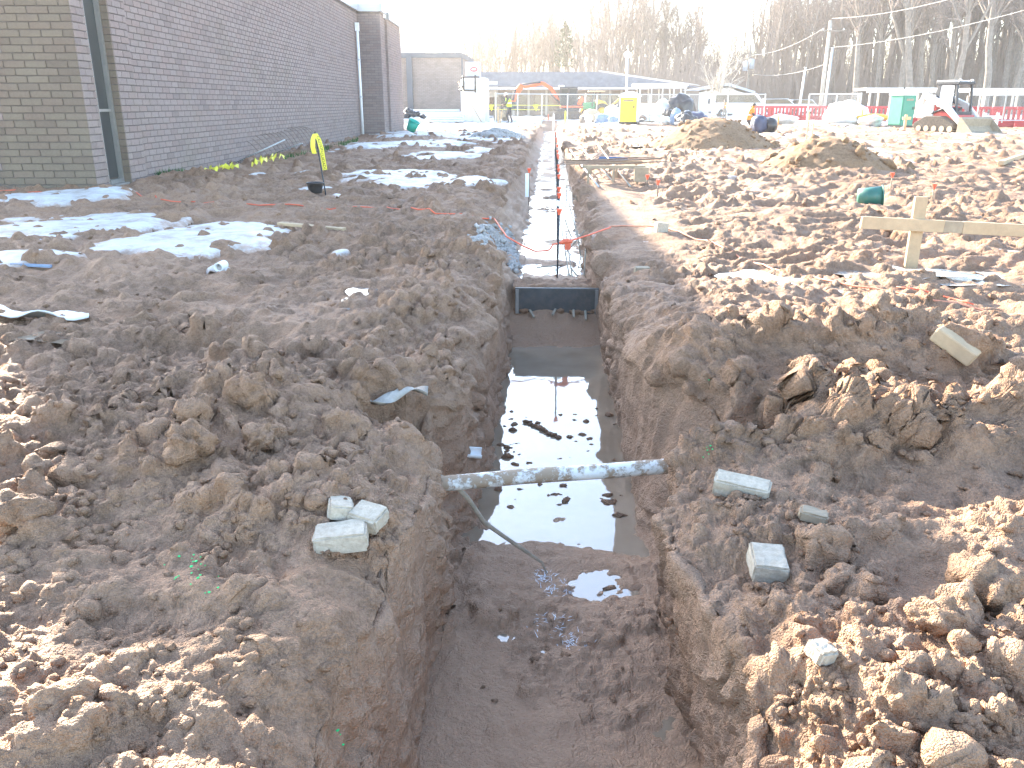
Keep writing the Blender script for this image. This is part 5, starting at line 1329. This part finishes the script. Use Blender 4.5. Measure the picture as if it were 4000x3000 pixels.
# ---- portable toilets
def toilet(label, px, pyb, Y, rot, wall, front, roof, hpx, lean=0.0, slim=1.0):
    p_ = base(px, pyb, Y); h_ = zpx(pyb - hpx, Y) - zpx(pyb, Y); o = thing('portable_toilet', label, 'toilet', p_, rot); o.rotation_euler[1] = lean; o.scale = (slim, slim, 1)
    MB().box((0, 0, .06), (1.16, 1.2, .12)).build('skid', 'black_plastic', o)
    MB().box((0, 0, .12 + (h_ - .38) / 2), (1.1, 1.1, h_ - .38)).build('walls', wall, o, False, .06)
    do = MB().box((0, -.56, .14 + (h_ - .55) / 2), (1.02, .05, h_ - .45)).build('door', front, o, False, .02)
    MB().box((.34, -.60, 1.0), (.06, .04, .14)).build('latch', 'black_plastic', do); MB().box((0, -.585, h_ - .52), (.6, .02, .10)).build('vent', 'weathered_wood', do)
    rf = [(x_, h_ - .26 + .26 * math.cos(x_ / .62 * 1.45)) for x_ in np.linspace(-.62, .62, 11)]
    MB().prism([(-.62, h_ - .30)] + rf + [(.62, h_ - .30)], -.62, .62, 'y').build('roof', roof, o, True, .02)
    MB().tube([(.42, .4, h_ - .2), (.42, .4, h_ + .15)], .05, 8).build('vent_pipe', 'black_plastic', o)
toilet('portable toilet with bright yellow door and white domed roof', 2458, 472, 54, R(-14), 'john_white', 'john_yellow', 'john_white', 126)  # sun's glare put into the walls' white; the roof is white itself
toilet('green portable toilet standing beside the white track loader', 3512, 496, 48, R(26), 'john_green', 'john_green', 'john_white', 146, 0, .82)
# wrapped pallet
p_ = base(2532, 480, 58); o = thing('wrapped_pallet', 'white shrink wrapped pallet right of the yellow toilet', 'pallet', p_, .05)
MB().box((0, 0, .07), (1.35, 1.1, .13)).build('pallet_base', 'weathered_wood', o)
for i in range(3):
    for j in range(2): MB().box((-.33 + .66 * j, 0, .33 + .37 * i), (.64, 1.05, .36)).build('wrapped_box', 'paper_white', o, False, .03)
MB().box((0, 0, 1.26), (1.3, 1.05, .05)).build('cardboard_cap', 'kraft', o)
# bags and rubble
def bag(label, px, py, Y, r_, mat, seed, group=None, cat='bag', name='trash_bag', sq=.8):
    p_ = base(px, py, Y); o = MB().blob((0, 0, r_ * sq * .75), (r_, r_ * .8, r_ * sq), .16 if mat == 'snow_clean' else .27, 3, seed).build(name, mat, None, True, 0, p_, (0, 0, seed)); return tag(o, label, cat, group)
bag('big black tarp heap, tallest of the black bundles', 2660, 470, 57, 1.0, 'tarp_black', 1, None, 'bundle', 'tarp_bundle', .95)
bag('black bundle at the left end of the black bundles', 2618, 478, 55, .45, 'tarp_black', 2, None, 'bundle', 'tarp_bundle', 1.2)
bag('black bag in front of the tallest black bundle', 2680, 488, 50, .62, 'tarp_black', 3)
bag('grey folded sheet between the black bundles', 2638, 484, 52, .40, 'tarp_blue', 4, None, 'sheet', 'folded_sheet', 1.3)
bag('blue grey bundle at the right end of the black bundles', 2718, 478, 53, .75, 'tarp_navy', 5, None, 'bundle', 'tarp_bundle', .6)
bag('white sack on top of the blue grey bundle', 2702, 455, 56, .45, 'paper_white', 6, None, 'sack', 'white_sack', .6)
bag('white boulder sized sack left of the black bundles', 2592, 470, 58, .8, 'paper_white', 7, None, 'sack', 'white_sack', .9)
bag('small white sack beside the left black bundle', 2600, 486, 53, .35, 'paper_white', 8, None, 'sack', 'white_sack', .8)
bag('white sack below the black bundles', 2655, 492, 50, .3, 'paper_white', 9, None, 'sack', 'white_sack', .6)
bag('tan broken slab in the rubble left of the yellow toilet', 2308, 470, 60, .7, 'kraft', 10, None, 'rubble', 'rubble_piece', .7)
bag('pale block standing in the rubble before the tractor', 2292, 474, 58, .4, 'paper_white', 11, None, 'rubble', 'rubble_piece', .8)
bag('grey slab leaning in the rubble left of the yellow toilet', 2362, 474, 58, .65, 'tarp_blue', 12, None, 'rubble', 'rubble_piece', .5)
bag('brown lump at the left end of the rubble', 2278, 476, 58, .35, 'brown_wall', 13, None, 'rubble', 'rubble_piece', .7)
bag('white heap piled against the yellow toilet', 2392, 466, 64, .8, 'snow_clean', 14, None, 'snow', 'snow_heap', .75)
bag('pale blue sack just left of the yellow toilet', 2398, 478, 57, .36, 'tarp_blue', 15, None, 'sack', 'blue_sack', .6)
p_ = base(2507, 477, 57); tag(MB().tube([p_ + Vector((.0 + .28 * math.cos(a_), 0, .1 + .34 * math.sin(a_))) for a_ in np.linspace(.4, 3.0, 9)], .10, 8).build('brown_hoop', 'brown_wall', None, True), 'brown curved pipe piece before the wrapped pallet', 'pipe')
p_ = base(2470, 478, 57); tag(MB().box((p_.x, p_.y, .15), (1.5, .5, .16)).box((p_.x - .2, p_.y - .28, .1), (1.0, .1, .2)).build('dark_skid', 'dark_steel'), 'dark steel skid lying before the yellow toilet', 'skid')
p_ = base(2978, 524, 38); o = thing('tarp_generator', 'navy tarp covered bundle beside the crouching orange worker', 'bundle', p_, .2)
MB().blob((-.18, 0, .36), (.36, .38, .42), .14, 3, 5).build('tarp', 'tarp_navy', o, True); MB().blob((.28, -.05, .30), (.34, .36, .38), .12, 3, 8).build('cover', 'tarp_black', o, True); MB().tube([(-.6, 0, .1), (-.3, -.3, .05), (.7, -.3, .05)], .025, 6).build('frame', 'dark_steel', o)

# ---- fence panels
def uvplane(w_, h_):
    me = bpy.data.meshes.new('mesh'); me.from_pydata([(-w_ / 2, 0, .08), (w_ / 2, 0, .08), (w_ / 2, 0, h_), (-w_ / 2, 0, h_)], [], [(0, 1, 2, 3)])
    uv = me.uv_layers.new(); co = [(0, 0), (w_, 0), (w_, h_), (0, h_)]
    for i, c_ in enumerate(co): uv.data[i].uv = c_
    me.materials.append(MATS['chain_link']); return me
def fence(label, a_, b__, h_=1.85, sub=0):
    a_, b__ = Vector(a_), Vector(b__); d_ = b__ - a_; w_ = math.hypot(d_.x, d_.y)
    o = thing('fence_panel', label, 'fence', ((a_ + b__) / 2), math.atan2(d_.y, d_.x), 'temporary fence panels')
    for s_ in (-1, 1): MB().cyl((s_ * w_ / 2, 0, 0), (s_ * w_ / 2, 0, h_ + .05), .035, 8).build('post', 'galv', o)
    for i in range(sub): MB().cyl((-w_ / 2 + w_ * (i + 1) / (sub + 1), 0, 0), (-w_ / 2 + w_ * (i + 1) / (sub + 1), 0, h_), .025, 6).build('post', 'galv', o)
    MB().cyl((-w_ / 2, 0, h_), (w_ / 2, 0, h_), .028, 8).build('top_rail', 'galv', o); MB().cyl((-w_ / 2, 0, .12), (w_ / 2, 0, .12), .025, 8).build('bottom_rail', 'galv', o)
    c = bpy.data.objects.new('wire_mesh', uvplane(w_, h_)); COL.objects.link(c); c.parent = o
fx = [(1936, 57), (2022, 58), (2116, 60), (2216, 61.5), (2330, 62), (2432, 62.5), (2535, 62.5), (2688, 63), (2840, 63), (2984, 62)]
labs = ['chain link fence panel left of the lime vested worker', 'chain link fence panel behind the lime vested worker', 'chain link fence panel under the excavator boom', 'chain link fence panel before the excavator cab', 'chain link fence panel before the tractor', 'chain link fence panel touching the yellow toilet on its right', 'chain link fence panel before the walkway canopy', 'chain link fence panel before the white house', 'chain link fence panel before the white trucks']
for i in range(9): fence(labs[i], (xpx(fx[i][0], 440, fx[i][1]), fx[i][1], 0), (xpx(fx[i + 1][0], 440, fx[i + 1][1]), fx[i + 1][1], 0))
fence('chain link fence panel over the red barriers left of the green toilet', (xpx(3155, 440, 62), 62, 0), (xpx(3262, 440, 60), 60, 0)); fence('chain link fence panel just left of the green toilet', (xpx(3262, 440, 60), 60, 0), (xpx(3356, 440, 58), 58, 0))
fence('fence panel with pale rails right of the track loader', (xpx(3818, 440, 46), 46, .3), (xpx(3920, 440, 46), 46, .3), 1.6); fence('fence panel with pale rails at the right edge', (xpx(3920, 440, 46), 46, .3), (xpx(4080, 440, 46), 46, .3), 1.6)
# ---- red plastic barriers
def barrier(label, c_, rot, w_):
    o = thing('plastic_barrier', label, 'barrier', c_, rot, 'red plastic barriers')
    MB().box((0, 0, .10), (w_, .45, .2)).build('foot', 'red_plastic', o, False, .03); MB().box((0, 0, .30), (w_, .22, .22)).build('lower_rail', 'red_plastic', o, False, .03); MB().box((0, 0, 1.0), (w_, .18, .16)).build('upper_rail', 'red_plastic', o, False, .03)
    n_ = 7
    for i in range(n_): MB().box((-w_ / 2 + w_ * (i + .5) / n_, 0, .66), (w_ / n_ * .55, .14, .54)).build('bar', 'red_plastic', o)
pos = [(2975, 68), (3045, 67), (3115, 66), (3185, 65), (3255, 64), (3325, 63), (3410, 60), (3560, 55), (3660, 53), (3760, 52), (3850, 51), (3940, 50), (4040, 49)]
lab_b = ['leftmost red plastic barrier beside the white trucks', 'second red plastic barrier from the left', 'third red plastic barrier from the left', 'fourth red plastic barrier from the left', 'red plastic barrier under the utility pole', 'red plastic barrier behind the snow bank', 'red plastic barrier left of the green toilet', 'red plastic barrier between the toilet and track loader', 'red plastic barrier behind the track loader cab', 'red plastic barrier right of the track loader bucket', 'red plastic barrier behind the white sawhorse', 'red plastic barrier right of the white sawhorse', 'rightmost red plastic barrier']
for i, (px, Y) in enumerate(pos): barrier(lab_b[i], (xpx(px, 450, Y), Y, 0), R(-24), 1.75)
bag('bank of shovelled snow before the red barriers', 3300, 478, 55, 1.5, 'snow_clean', 21, None, 'snow', 'snow_heap', .5); bag('smaller snow lump at the left foot of the red barriers', 3060, 480, 56, .8, 'snow_clean', 22, None, 'snow', 'snow_heap', .4)
p_ = base(3415, 458, 54); tag(MB().blob((p_.x, p_.y, .45), (1.1, .4, .22), .1, 3, 4).build('yellow_tarp', 'yellow_paint', None, True), 'yellow wrapped bundle lying left of the green toilet', 'bundle')
bag('grey wrapped sheets left of the green toilet', 3400, 485, 50, .8, 'stud_metal', 23, None, 'bundle', 'sheet_bundle', .4)
# markers
def lath(label, px, pyt, pyb, Y, mat, w_=.06):
    p_ = base(px, pyb, Y); h_ = zpx(pyt, Y) - zpx(pyb, Y); tag(MB().box((p_.x, p_.y, p_.z + h_ / 2 - .05), (w_, .03, h_ + .1), rotm(0, .03, 0)).prism([(p_.x - w_ / 2, p_.z + h_ - .02), (p_.x + w_ / 2, p_.z + h_ - .02), (p_.x, p_.z + h_ + .08)], p_.y - .015, p_.y + .015, 'y').build('marker_lath', mat), label, 'stake')
lath('yellow marker lath before the excavator tracks', 2208, 408, 458, 55, 'yellow_tape', .10); lath('yellow lath leaning by the fence left of the green toilet', 3365, 400, 465, 52, 'yellow_tape', .08); lath('orange lath standing before the red barriers', 3040, 435, 475, 50, 'vest_orange'); lath('tall pale lath stake above the nearer dirt mound', 3152, 420, 530, 30, 'wood', .05); lath('shorter pale lath stake right of the tall one', 3172, 460, 530, 30, 'wood', .04); lath('white lath stake in the mud below the track loader', 3664, 555, 592, 24, 'paper_white', .06)
lath('pale grade post with pink top at the far trench end', 2161, 490, 545, 46, 'paper_white', .09)
def cross(label, px, pyb, Y, w_, h_, mat='wood', two=False):
    p_ = base(px, pyb, Y); o = thing('sawhorse', label, 'batter board', p_, .2)
    for dx in ((-w_ * .35, w_ * .35) if two else (0,)): MB().box((dx, 0, h_ / 2 - .05), (.12, .06, h_ + .1)).build('post', mat, o)
    MB().box((0, -.06, h_ * .78), (w_, .05, .13)).build('board', mat, o)
cross('small pale wooden cross before the green toilet', 3533, 500, 42, .42, .75); cross('white two legged sawhorse right of the track loader', 3862, 512, 40, .9, .85, 'paper_white', True)
m = MB()
for (x0_, x1_, yy, Y) in ((1905, 2190, 411, 58), (1905, 2110, 428, 57.5)): m.beam(at(x0_, yy - 1, Y), at(x1_, yy + 1, Y + 2), .01, .03)
tp = m.build('barrier_tape', 'yellow_tape'); tag(tp, 'yellow barrier tape strung behind the lime vested worker', 'tape')
for px in (1918, 2092):
    c_ = at(px, 412, 58); MB().add([c_ + Vector((-.2, -.05, .05)), c_ + Vector((.2, -.05, .05)), c_ + Vector((.05, -.05, -.36))], [(0, 1, 2)]).build('pennant', 'yellow_tape', tp)

# ---- parked vehicles
def vehicle(label, px, pyb, Y, rot, kind, L_=5.4):
    p_ = base(px, pyb, Y); o = thing('parked_' + ('pickup' if kind == 'pickup' else 'van' if kind == 'van' else 'car'), label, 'pickup' if kind == 'pickup' else 'van' if kind == 'van' else 'car', p_, rot); hl = L_ / 2
    wr = .38; wf, wb = hl - .95, -hl + 1.1
    def arch(cx): return [(cx + (wr + .08) * math.cos(a_), .38 + (wr + .08) * math.sin(a_)) for a_ in np.linspace(math.pi, 0, 9)]
    top = 1.05 if kind != 'van' else 1.1
    body = [(-hl, .45)] + arch(wb) + arch(wf) + [(hl, .45), (hl, .85), (hl - .1, top - .05), (hl - 1.3, top + .02), (-hl, top)]
    MB().prism(body, -.92, .92, 'y').build('body', 'car_white', o, False, .05)
    if kind == 'pickup': cp = [(-.55, top), (-.45, 1.75), (.75, 1.78), (1.45, top)]
    elif kind == 'van': cp = [(-hl + .03, top), (-hl + .08, 2.1), (1.0, 2.12), (1.8, top)]
    else: cp = [(-hl + .1, top), (-hl + .5, 1.68), (.7, 1.70), (1.45, top)]
    MB().prism(cp, -.80, .80, 'y').build('cabin', 'car_white', o, False, .06)
    c_ = np.array(cp); ce = c_.mean(0); gl_ = [(ce[0] + (x_ - ce[0]) * .86, ce[1] + (z_ - ce[1]) * .72 + .06) for x_, z_ in cp]
    MB().prism(gl_, -.815, .815, 'y').build('side_windows', 'glass_dark', o)
    MB().add([(cp[2][0] + .03, -.68, cp[2][1] - .06), (cp[2][0] + .03, .68, cp[2][1] - .06), (cp[3][0] - .02, .74, cp[3][1] + .06), (cp[3][0] - .02, -.74, cp[3][1] + .06)], [(0, 1, 2, 3)]).build('windscreen', 'glass_dark', o, False, 0, (.03, 0, .02))
    for cx in (wf, wb):
        for dy in (-.82, .82): wheel(o, (cx, dy, .38), .38, .24, rim='chrome')
    for dy in (-.66, .66): MB().box((hl - .02, dy, .78), (.08, .3, .16)).build('headlight', 'chrome', o); 
    MB().box((hl + .02, 0, .5), (.14, 1.8, .2)).build('bumper', 'dark_steel', o, False, .03); MB().box((-hl - .02, 0, .5), (.14, 1.8, .2)).build('bumper', 'dark_steel', o, False, .03)
vehicle('white pickup parked leftmost before the white house', 2775, 440, 92, R(-6), 'pickup', 5.6)
vehicle('white utility truck behind the standing orange vested person', 2900, 455, 80, R(-4), 'van', 5.9)
vehicle('white car parked farthest right above the red barriers', 3040, 440, 90, R(4), 'car', 4.6)
vehicle('white car in the far lot left of the lamp post', 3135, 428, 105, R(10), 'car', 4.6)

# ---- track loader
p_ = base(3700, 515, 40); hd_ = R(-62); sk = thing('track_loader', 'white and red compact track loader with open cab, bucket down', 'loader', p_, hd_)
for dy in (-.72, .72):
    pr = [(-.95, .05), (-1.15, .25), (-1.1, .42), (-.55, .72), (.25, .72), (.95, .40), (1.0, .2), (.82, .05)]
    tr = MB().prism(pr, dy - .2, dy + .2, 'y').build('track', 'rubber', sk, False, .04)
    for i in range(5): MB().lathe([(0, 0), (.13, 0), (.13, .44), (0, .44)], 12, (-.8 + .4 * i, dy + .22, .18), rotm(R(90), 0, 0)).build('roller', 'kraft', tr)
MB().prism([(-1.25, .45), (-1.3, 1.25), (-1.05, 1.45), (-.5, 1.45), (-.3, .95), (.85, .75), (.85, .4)], -.52, .52, 'y').build('chassis', 'machine_red', sk, False, .04)
MB().prism([(-1.32, .6), (-1.42, 1.2), (-1.15, 1.55), (-.45, 1.62), (-.45, .62)], -.60, .60, 'y').build('engine_cover', 'machine_white', sk, False, .06)
cb_ = MB()
for dy in (-.46, .46):
    cb_.prism([(.62, .75), (.70, .75), (.55, 2.05), (.45, 2.05)], dy - .05, dy + .05, 'y'); cb_.prism([(-.6, 1.2), (-.3, 1.2), (-.25, 2.1), (-.45, 2.05)], dy - .04, dy + .04, 'y')
cb_.box((.05, 0, 2.1), (1.15, 1.06, .12)); cb_.box((.66, 0, .82), (.1, .95, .18))
cab = cb_.build('cab', 'dark_steel', sk, False, .02)
MB().box((.0, -.475, 1.55), (.75, .03, .9)).build('side_screen', 'machine_white', cab)
MB().box((-.1, 0, 2.19), (.9, 1.0, .06)).build('roof_panel', 'machine_white', cab, False, .02)
MB().box((-.2, 0, .98), (.5, .5, .14)).box((-.42, 0, 1.3), (.1, .5, .55)).build('seat', 'black_plastic', cab, False, .03)
for dy in (-.38, .38): MB().blob((.55, dy, 2.2), (.07, .07, .07), 0, 2).build('work_lamp', 'machine_white', cab, True)
for dy in (-.66, .66):
    MB().prism([(-1.2, 1.15), (-1.0, 1.7), (-.85, 1.72), (.35, 1.25), (1.1, .55), (1.35, .25), (1.2, .18), (.9, .45), (.2, 1.0), (-.9, 1.45), (-1.05, 1.1)], dy - .07, dy + .07, 'y').build('lift_arm', 'machine_white', sk, False, .03)
    MB().tube([(-.6, dy * .85, .8), (.1, dy * .85, 1.05)], .05, 8).build('lift_cylinder', 'dark_steel', sk)
bu = MB().prism([(1.2, .08), (1.2, .62), (1.3, .70), (1.42, .62), (1.36, .3), (1.55, .1), (2.0, .04), (2.0, .0), (1.35, .0)], -.98, .98, 'y').build('bucket', 'weathered_wood', sk, False, .015)
for dy in (-.97, .97): MB().prism([(1.2, .02), (1.25, .66), (1.42, .6), (2.0, .03)], dy - .02, dy + .02, 'y').build('bucket_side', 'weathered_wood', bu)
fw = Vector((math.cos(hd_), math.sin(hd_), 0))
person('person in navy clothes seated at the controls of the track loader', p_ + Vector((0, 0, .60)) - fw * .12, hd_ - R(90), 'sit', 'clothes_navy', None, 'hat_white', .95)

# ---- poles, lamps, wires
def pole(name, label, cat, px, pyt, pyb, Y, r_, mat, lean=0.0):
    b = base(px, pyb, Y); top = at(px + lean, pyt, Y); o = thing(name, label, cat, b)
    MB().tube([Vector((0, 0, -.3)), (top - b)], [r_ * 1.1, r_ * .8], 10).build('shaft', mat, o, True); return o, top - b
o, tp_ = pole('globe_lamp', 'white globe lamp on a tall pale post behind the yellow toilet', 'lamp', 2446, 222, 445, 72, .09, 'white_metal', 5)
MB().blob(tuple(tp_ + Vector((0, 0, .15))), (.28, .28, .28), 0, 3).build('globe', 'globe_glass', o, True); MB().lathe([(.1, -.12), (.16, -.08), (.16, -.02), (.1, 0)], 12, tp_).build('collar', 'white_metal', o)
o, tp_ = pole('utility_pole', 'tall wooden utility pole with crossarm, wires running right', 'utility pole', 3203, 80, 430, 95, .20, 'bark_pale', 42)
MB().box(tp_ + Vector((.4, -.15, -1.0)), (2.6, .12, .14)).build('crossarm', 'bark', o)
for dx in (-.7, .1, 1.4): MB().lathe([(0, 0), (.06, 0), (.05, .16), (0, .2)], 8, tp_ + Vector((dx, -.15, -.93))).build('insulator', 'white_metal', o)
pole('steel_pole', 'pale grey steel pole standing right beside the wooden utility pole', 'pole', 3218, 185, 430, 94, .14, 'galv', 36)
o, tq = pole('lamp_post', 'slim white lamp post left of the wooden utility pole', 'lamp post', 3120, 265, 425, 92, .11, 'white_metal', 26)
MB().box(tq + Vector((.0, 0, .02)), (.22, .22, .1)).build('cap', 'white_metal', o)
o, tt = pole('transformer_pole', 'dark utility pole carrying two grey transformer cans among the trees', 'utility pole', 2915, 175, 420, 108, .17, 'bark', 18)
for (px, py) in ((2912, 258), (2937, 250)):
    c_ = at(px, py, 107.6) - Vector(o.location); MB().lathe([(0, -.55), (.3, -.55), (.32, .45), (.2, .58), (0, .6)], 14, c_).build('transformer', 'hvac_grey', o, True)
MB().box(tt + Vector((0, 0, -1)), (2.2, .12, .14)).build('crossarm', 'bark', o)
def wire(label, a_, b__, sag, r_=.02):
    tag(MB().tube([a_.lerp(b__, i / 12) - Vector((0, 0, sag * 4 * (i / 12) * (1 - i / 12))) for i in range(13)], r_, 5).build('power_line', 'wire_pale'), label, 'wire')
wire('upper power line from the utility pole up to the right', at(3250, 72, 95), at(3900, -60, 70), .5); wire('lower power line from the utility pole to the right edge', at(3238, 186, 95), at(4100, 12, 70), .5); wire('power line from the transformer pole to the utility pole', at(2935, 215, 108), at(3218, 110, 95), .6); wire('low power line from the transformer pole to the steel pole', at(2945, 290, 108), at(3225, 250, 94), .5)
# ------------------------------------------------------------------ woods
class Tree:
    def __init__(s, seed, h, kind):
        s.r = random.Random(seed); s.tr = MB(); s.cr = MB(); s.kind = kind; s.h = h
        k = dict(slender=(.40, .55, 22), spread=(.30, .9, 18), bushy=(.10, .75, 26), fork=(.42, .6, 18))[kind]
        s.start, s.ang, s.nb = k
        s.grow(Vector((0, 0, -.3)), Vector((s.r.uniform(-.05, .05), s.r.uniform(-.05, .05), 1)).normalized(), h, h * .0165 + .05, 0)
    def grow(s, p, d, L, r, lv):
        q = s.r; n = (9, 5, 3, 2)[lv]; pts = [p]; dirs = [d]
        for i in range(n):
            w = (.05, .13, .2, .25)[lv]
            d = (d + Vector((q.gauss(0, w), q.gauss(0, w), q.gauss(0, w) + (.0, .10, .08, .04)[lv]))).normalized()
            p = p + d * (L / n); pts.append(p); dirs.append(d)
        rr = [r * (1 - .85 * i / n) + .006 for i in range(n + 1)]
        if lv <= 1: s.tr.tube(pts, rr, (7, 4)[lv], False)
        elif lv == 2: s.cr.tube(pts, [max(x, .018) for x in rr], 3, False)
        else:
            a = dirs[0].cross(Vector((q.random(), q.random(), q.random()))).normalized() * .018
            s.cr.add([pts[0] - a, pts[0] + a, pts[1] + a * .8, pts[1] - a * .8, pts[2]], [(0, 1, 2, 3), (3, 2, 4)])
        if lv == 3: return
        nb = (s.nb, 7, 7)[lv]
        for k in range(nb):
            t = (s.start + (1 - s.start) * q.random()) if lv == 0 else q.uniform(.15, 1)
            i = min(int(t * n), n - 1); o = pts[i].lerp(pts[i + 1], t * n - i)
            az = q.uniform(0, 6.28); dd = dirs[i]; u = dd.cross(Vector((.3, .2, .9)) if abs(dd.z) < .9 else Vector((1, 0, 0))).normalized(); v = u.cross(dd)
            ang = s.ang * q.uniform(.6, 1.25) * (1, .9, 1)[lv]
            nd_ = (dd * math.cos(ang) + (u * math.cos(az) + v * math.sin(az)) * math.sin(ang)).normalized()
            if lv == 0: nl = s.h * (.34 if s.kind != 'bushy' else .42) * (1.15 - t) * q.uniform(.6, 1.1) + .6
            else: nl = L * q.uniform(.3, .55)
            s.grow(o, nd_, nl, rr[i] * (.5 if lv == 0 else .6), lv + 1)
        if s.kind == 'fork' and lv == 0:
            i = 3; s.grow(pts[i], (dirs[i] + Vector((.35, .1, 0))).normalized(), L * .62, rr[i] * .8, 1)
PROT = []
for i, (kd, h_) in enumerate((('slender', 17), ('slender', 19), ('slender', 16), ('spread', 15), ('spread', 17), ('fork', 18), ('slender', 21), ('bushy', 9), ('slender', 14))):
    tr = Tree(300 + i, h_, kd); bk_ = 'bark_pale' if kd == 'bushy' else 'bark'
    PROT.append((tr.tr.mesh('trunk', bk_, True), tr.cr.mesh('crown', 'bark_pale' if kd == 'bushy' else 'twig'), h_))
def tree(k, x, y, h_, rot, label, group, lean=0.0, name='bare_tree'):
    a, b_, ph = PROT[k]; o = thing(name, label, 'tree', (x, y, 0), rot, group); s_ = h_ / ph; o.scale = (s_ * 1.0, s_ * 1.0, s_); o.rotation_euler[1] = lean
    for n_, me in (('trunk', a), ('crown', b_)):
        c = bpy.data.objects.new(n_, me); COL.objects.link(c); c.parent = o
rr = random.Random(21)
def band(px0, px1, Y0, Y1, n, hfun, label, group, kinds):
    for i in range(n):
        px = px0 + (px1 - px0) * (i + rr.uniform(.1, .9)) / n; Y = rr.uniform(Y0, Y1); x_ = xpx(px, 400, Y)
        ht = max(5, zpx(hfun(px) + rr.uniform(-25, 45), Y)); tree(rr.choice(kinds), x_, Y, ht, rr.uniform(0, 6.28), label, group, rr.uniform(-.03, .03))
band(1600, 1850, 165, 180, 8, lambda p_: 175, 'small bare tree in the pale distant row above the brick block', 'far trees above the brick block', (0, 2, 8))
band(1850, 2270, 128, 160, 36, lambda p_: 85 - (p_ - 1850) * .12, 'slender bare tree in the wood behind the long low building', 'trees behind the low building', (0, 1, 2, 8, 6))
band(2270, 2740, 118, 150, 42, lambda p_: -30 + 60 * math.cos((p_ - 2270) / 60), 'tall bare tree in the wood behind the globe lamp', 'trees behind the globe lamp', (0, 1, 3, 4, 5, 6))
band(2700, 2960, 130, 150, 9, lambda p_: 130, 'bare tree of medium height behind the white house', 'trees behind the white house', (0, 3, 4, 8))
band(2940, 3250, 112, 140, 24, lambda p_: -110, 'tall bare tree in the wood around the transformer pole', 'trees around the transformer pole', (0, 1, 5, 6, 4))
band(3230, 4250, 96, 135, 72, lambda p_: -260, 'tall bare tree in the dense wood at right', 'trees of the dense right wood', (0, 1, 2, 4, 5, 6))
q = at(2790, 400, 98); tree(7, q.x + .4, 98, 9.0, 1.0, 'pale many stemmed bushy tree standing before the white house', None, 0, 'bushy_tree')
q = at(3720, 400, 88); tree(5, q.x, 88, 19, .4, 'sunlit forked tree rising behind the track loader cab', None, .05, 'forked_tree')
q = at(3560, 400, 92); tree(6, q.x, 92, 21, 2.4, 'thick dark trunked tree leaning right above the green toilet', None, .07, 'leaning_tree')
q = at(3850, 400, 92); tree(1, q.x, 92, 21, 1.4, 'thick trunked tree leaning right above the red barriers', None, .09, 'leaning_tree')
# one evergreen
q = at(2205, 300, 122); pn = thing('pine_tree', 'single dark green pine among the bare trees above the excavator', 'tree', (q.x, 122, 0))
MB().tube([(0, 0, 0), (0.1, 0, 6), (0, .1, 11.5)], [.16, .12, .04], 7).build('trunk', 'bark', pn, True)
m = MB()
for i in range(900):
    t_ = rr.random(); z_ = 6.0 + 5.8 * t_; R_ = (1 - t_) ** .7 * 1.9 * rr.random() ** .5; a_ = rr.uniform(0, 6.28); cl = math.sin(a_ * 3 + z_ * 2) * .3
    c_ = Vector((R_ * (1 + cl) * math.cos(a_), R_ * (1 + cl) * math.sin(a_), z_)); d_ = Vector((rr.gauss(0, 1), rr.gauss(0, 1), rr.gauss(0, .5))).normalized() * .32; w_ = d_.cross(Vector((0, 0, 1))).normalized() * .07
    m.add([c_ - d_ - w_, c_ - d_ + w_, c_ + d_ + w_, c_ + d_ - w_], [(0, 1, 2, 3)])
m.build('crown', 'pine_green', pn)
# undergrowth and the far side of the wood: a mass nobody could count
q_ = np.random.RandomState(8); V = []; Fq = []; o_ = 0
for i in range(26000):
    px = q_.uniform(1750, 4350); Y = q_.uniform(108, 172) if px > 2250 else q_.uniform(135, 180); x_ = (px - 2150) / 3416 * Y
    h_ = q_.uniform(1.5, 6.0) if q_.rand() < .62 else q_.uniform(5, 15 if px > 2900 else 10); w_ = q_.uniform(.02, .05); l_ = q_.normal(0, .18); z0 = q_.uniform(-.3, .2) if h_ < 6 else 0
    V += [(x_ - w_, Y, z0), (x_ + w_, Y, z0), (x_ + l_ * h_ * .5 + w_ * .7, Y, z0 + h_ * .55), (x_ + l_ * h_ * .5 - w_ * .7, Y, z0 + h_ * .55), (x_ + l_ * h_ + .01, Y + .3, z0 + h_), (x_ + l_ * h_ - .01, Y + .3, z0 + h_)]
    Fq += [(o_, o_ + 1, o_ + 2, o_ + 3), (o_ + 3, o_ + 2, o_ + 4, o_ + 5)]; o_ += 6
o = bpy.data.objects.new('woodland_brush', np_mesh('woodland_brush', V, Fq, 'twig', False)); COL.objects.link(o); tag(o, 'grey brown undergrowth and saplings filling the wood', 'brush', None, 'stuff')
# tarmac lot with thin snow beyond the site
MB().add([(-70, 74, .035), (140, 74, .035), (140, 112, .035), (-70, 112, .035)], [(0, 1, 2, 3)]).build('car_park', 'asphalt')['kind'] = 'structure'
# ------------------------------------------------------------------ added scattering volume imitating lens glare
m = bpy.data.materials.new('haze_air'); m.use_nodes = True; t = m.node_tree
for n in list(t.nodes): t.nodes.remove(n)
o_ = t.nodes.new('ShaderNodeOutputMaterial'); v_ = t.nodes.new('ShaderNodeVolumePrincipled')
v_.inputs['Color'].default_value = (1.0, 0.96, 0.92, 1); v_.inputs['Density'].default_value = 0.0008; v_.inputs['Anisotropy'].default_value = 0.55
t.links.new(v_.outputs[0], o_.inputs['Volume']); MATS['haze_air'] = m
hz = MB().box((0, 245, 14), (1300, 575, 36)).build('haze', 'haze_air'); hz['kind'] = 'stuff'
tag(hz, 'pale bright haze in the air over the whole site', 'haze')
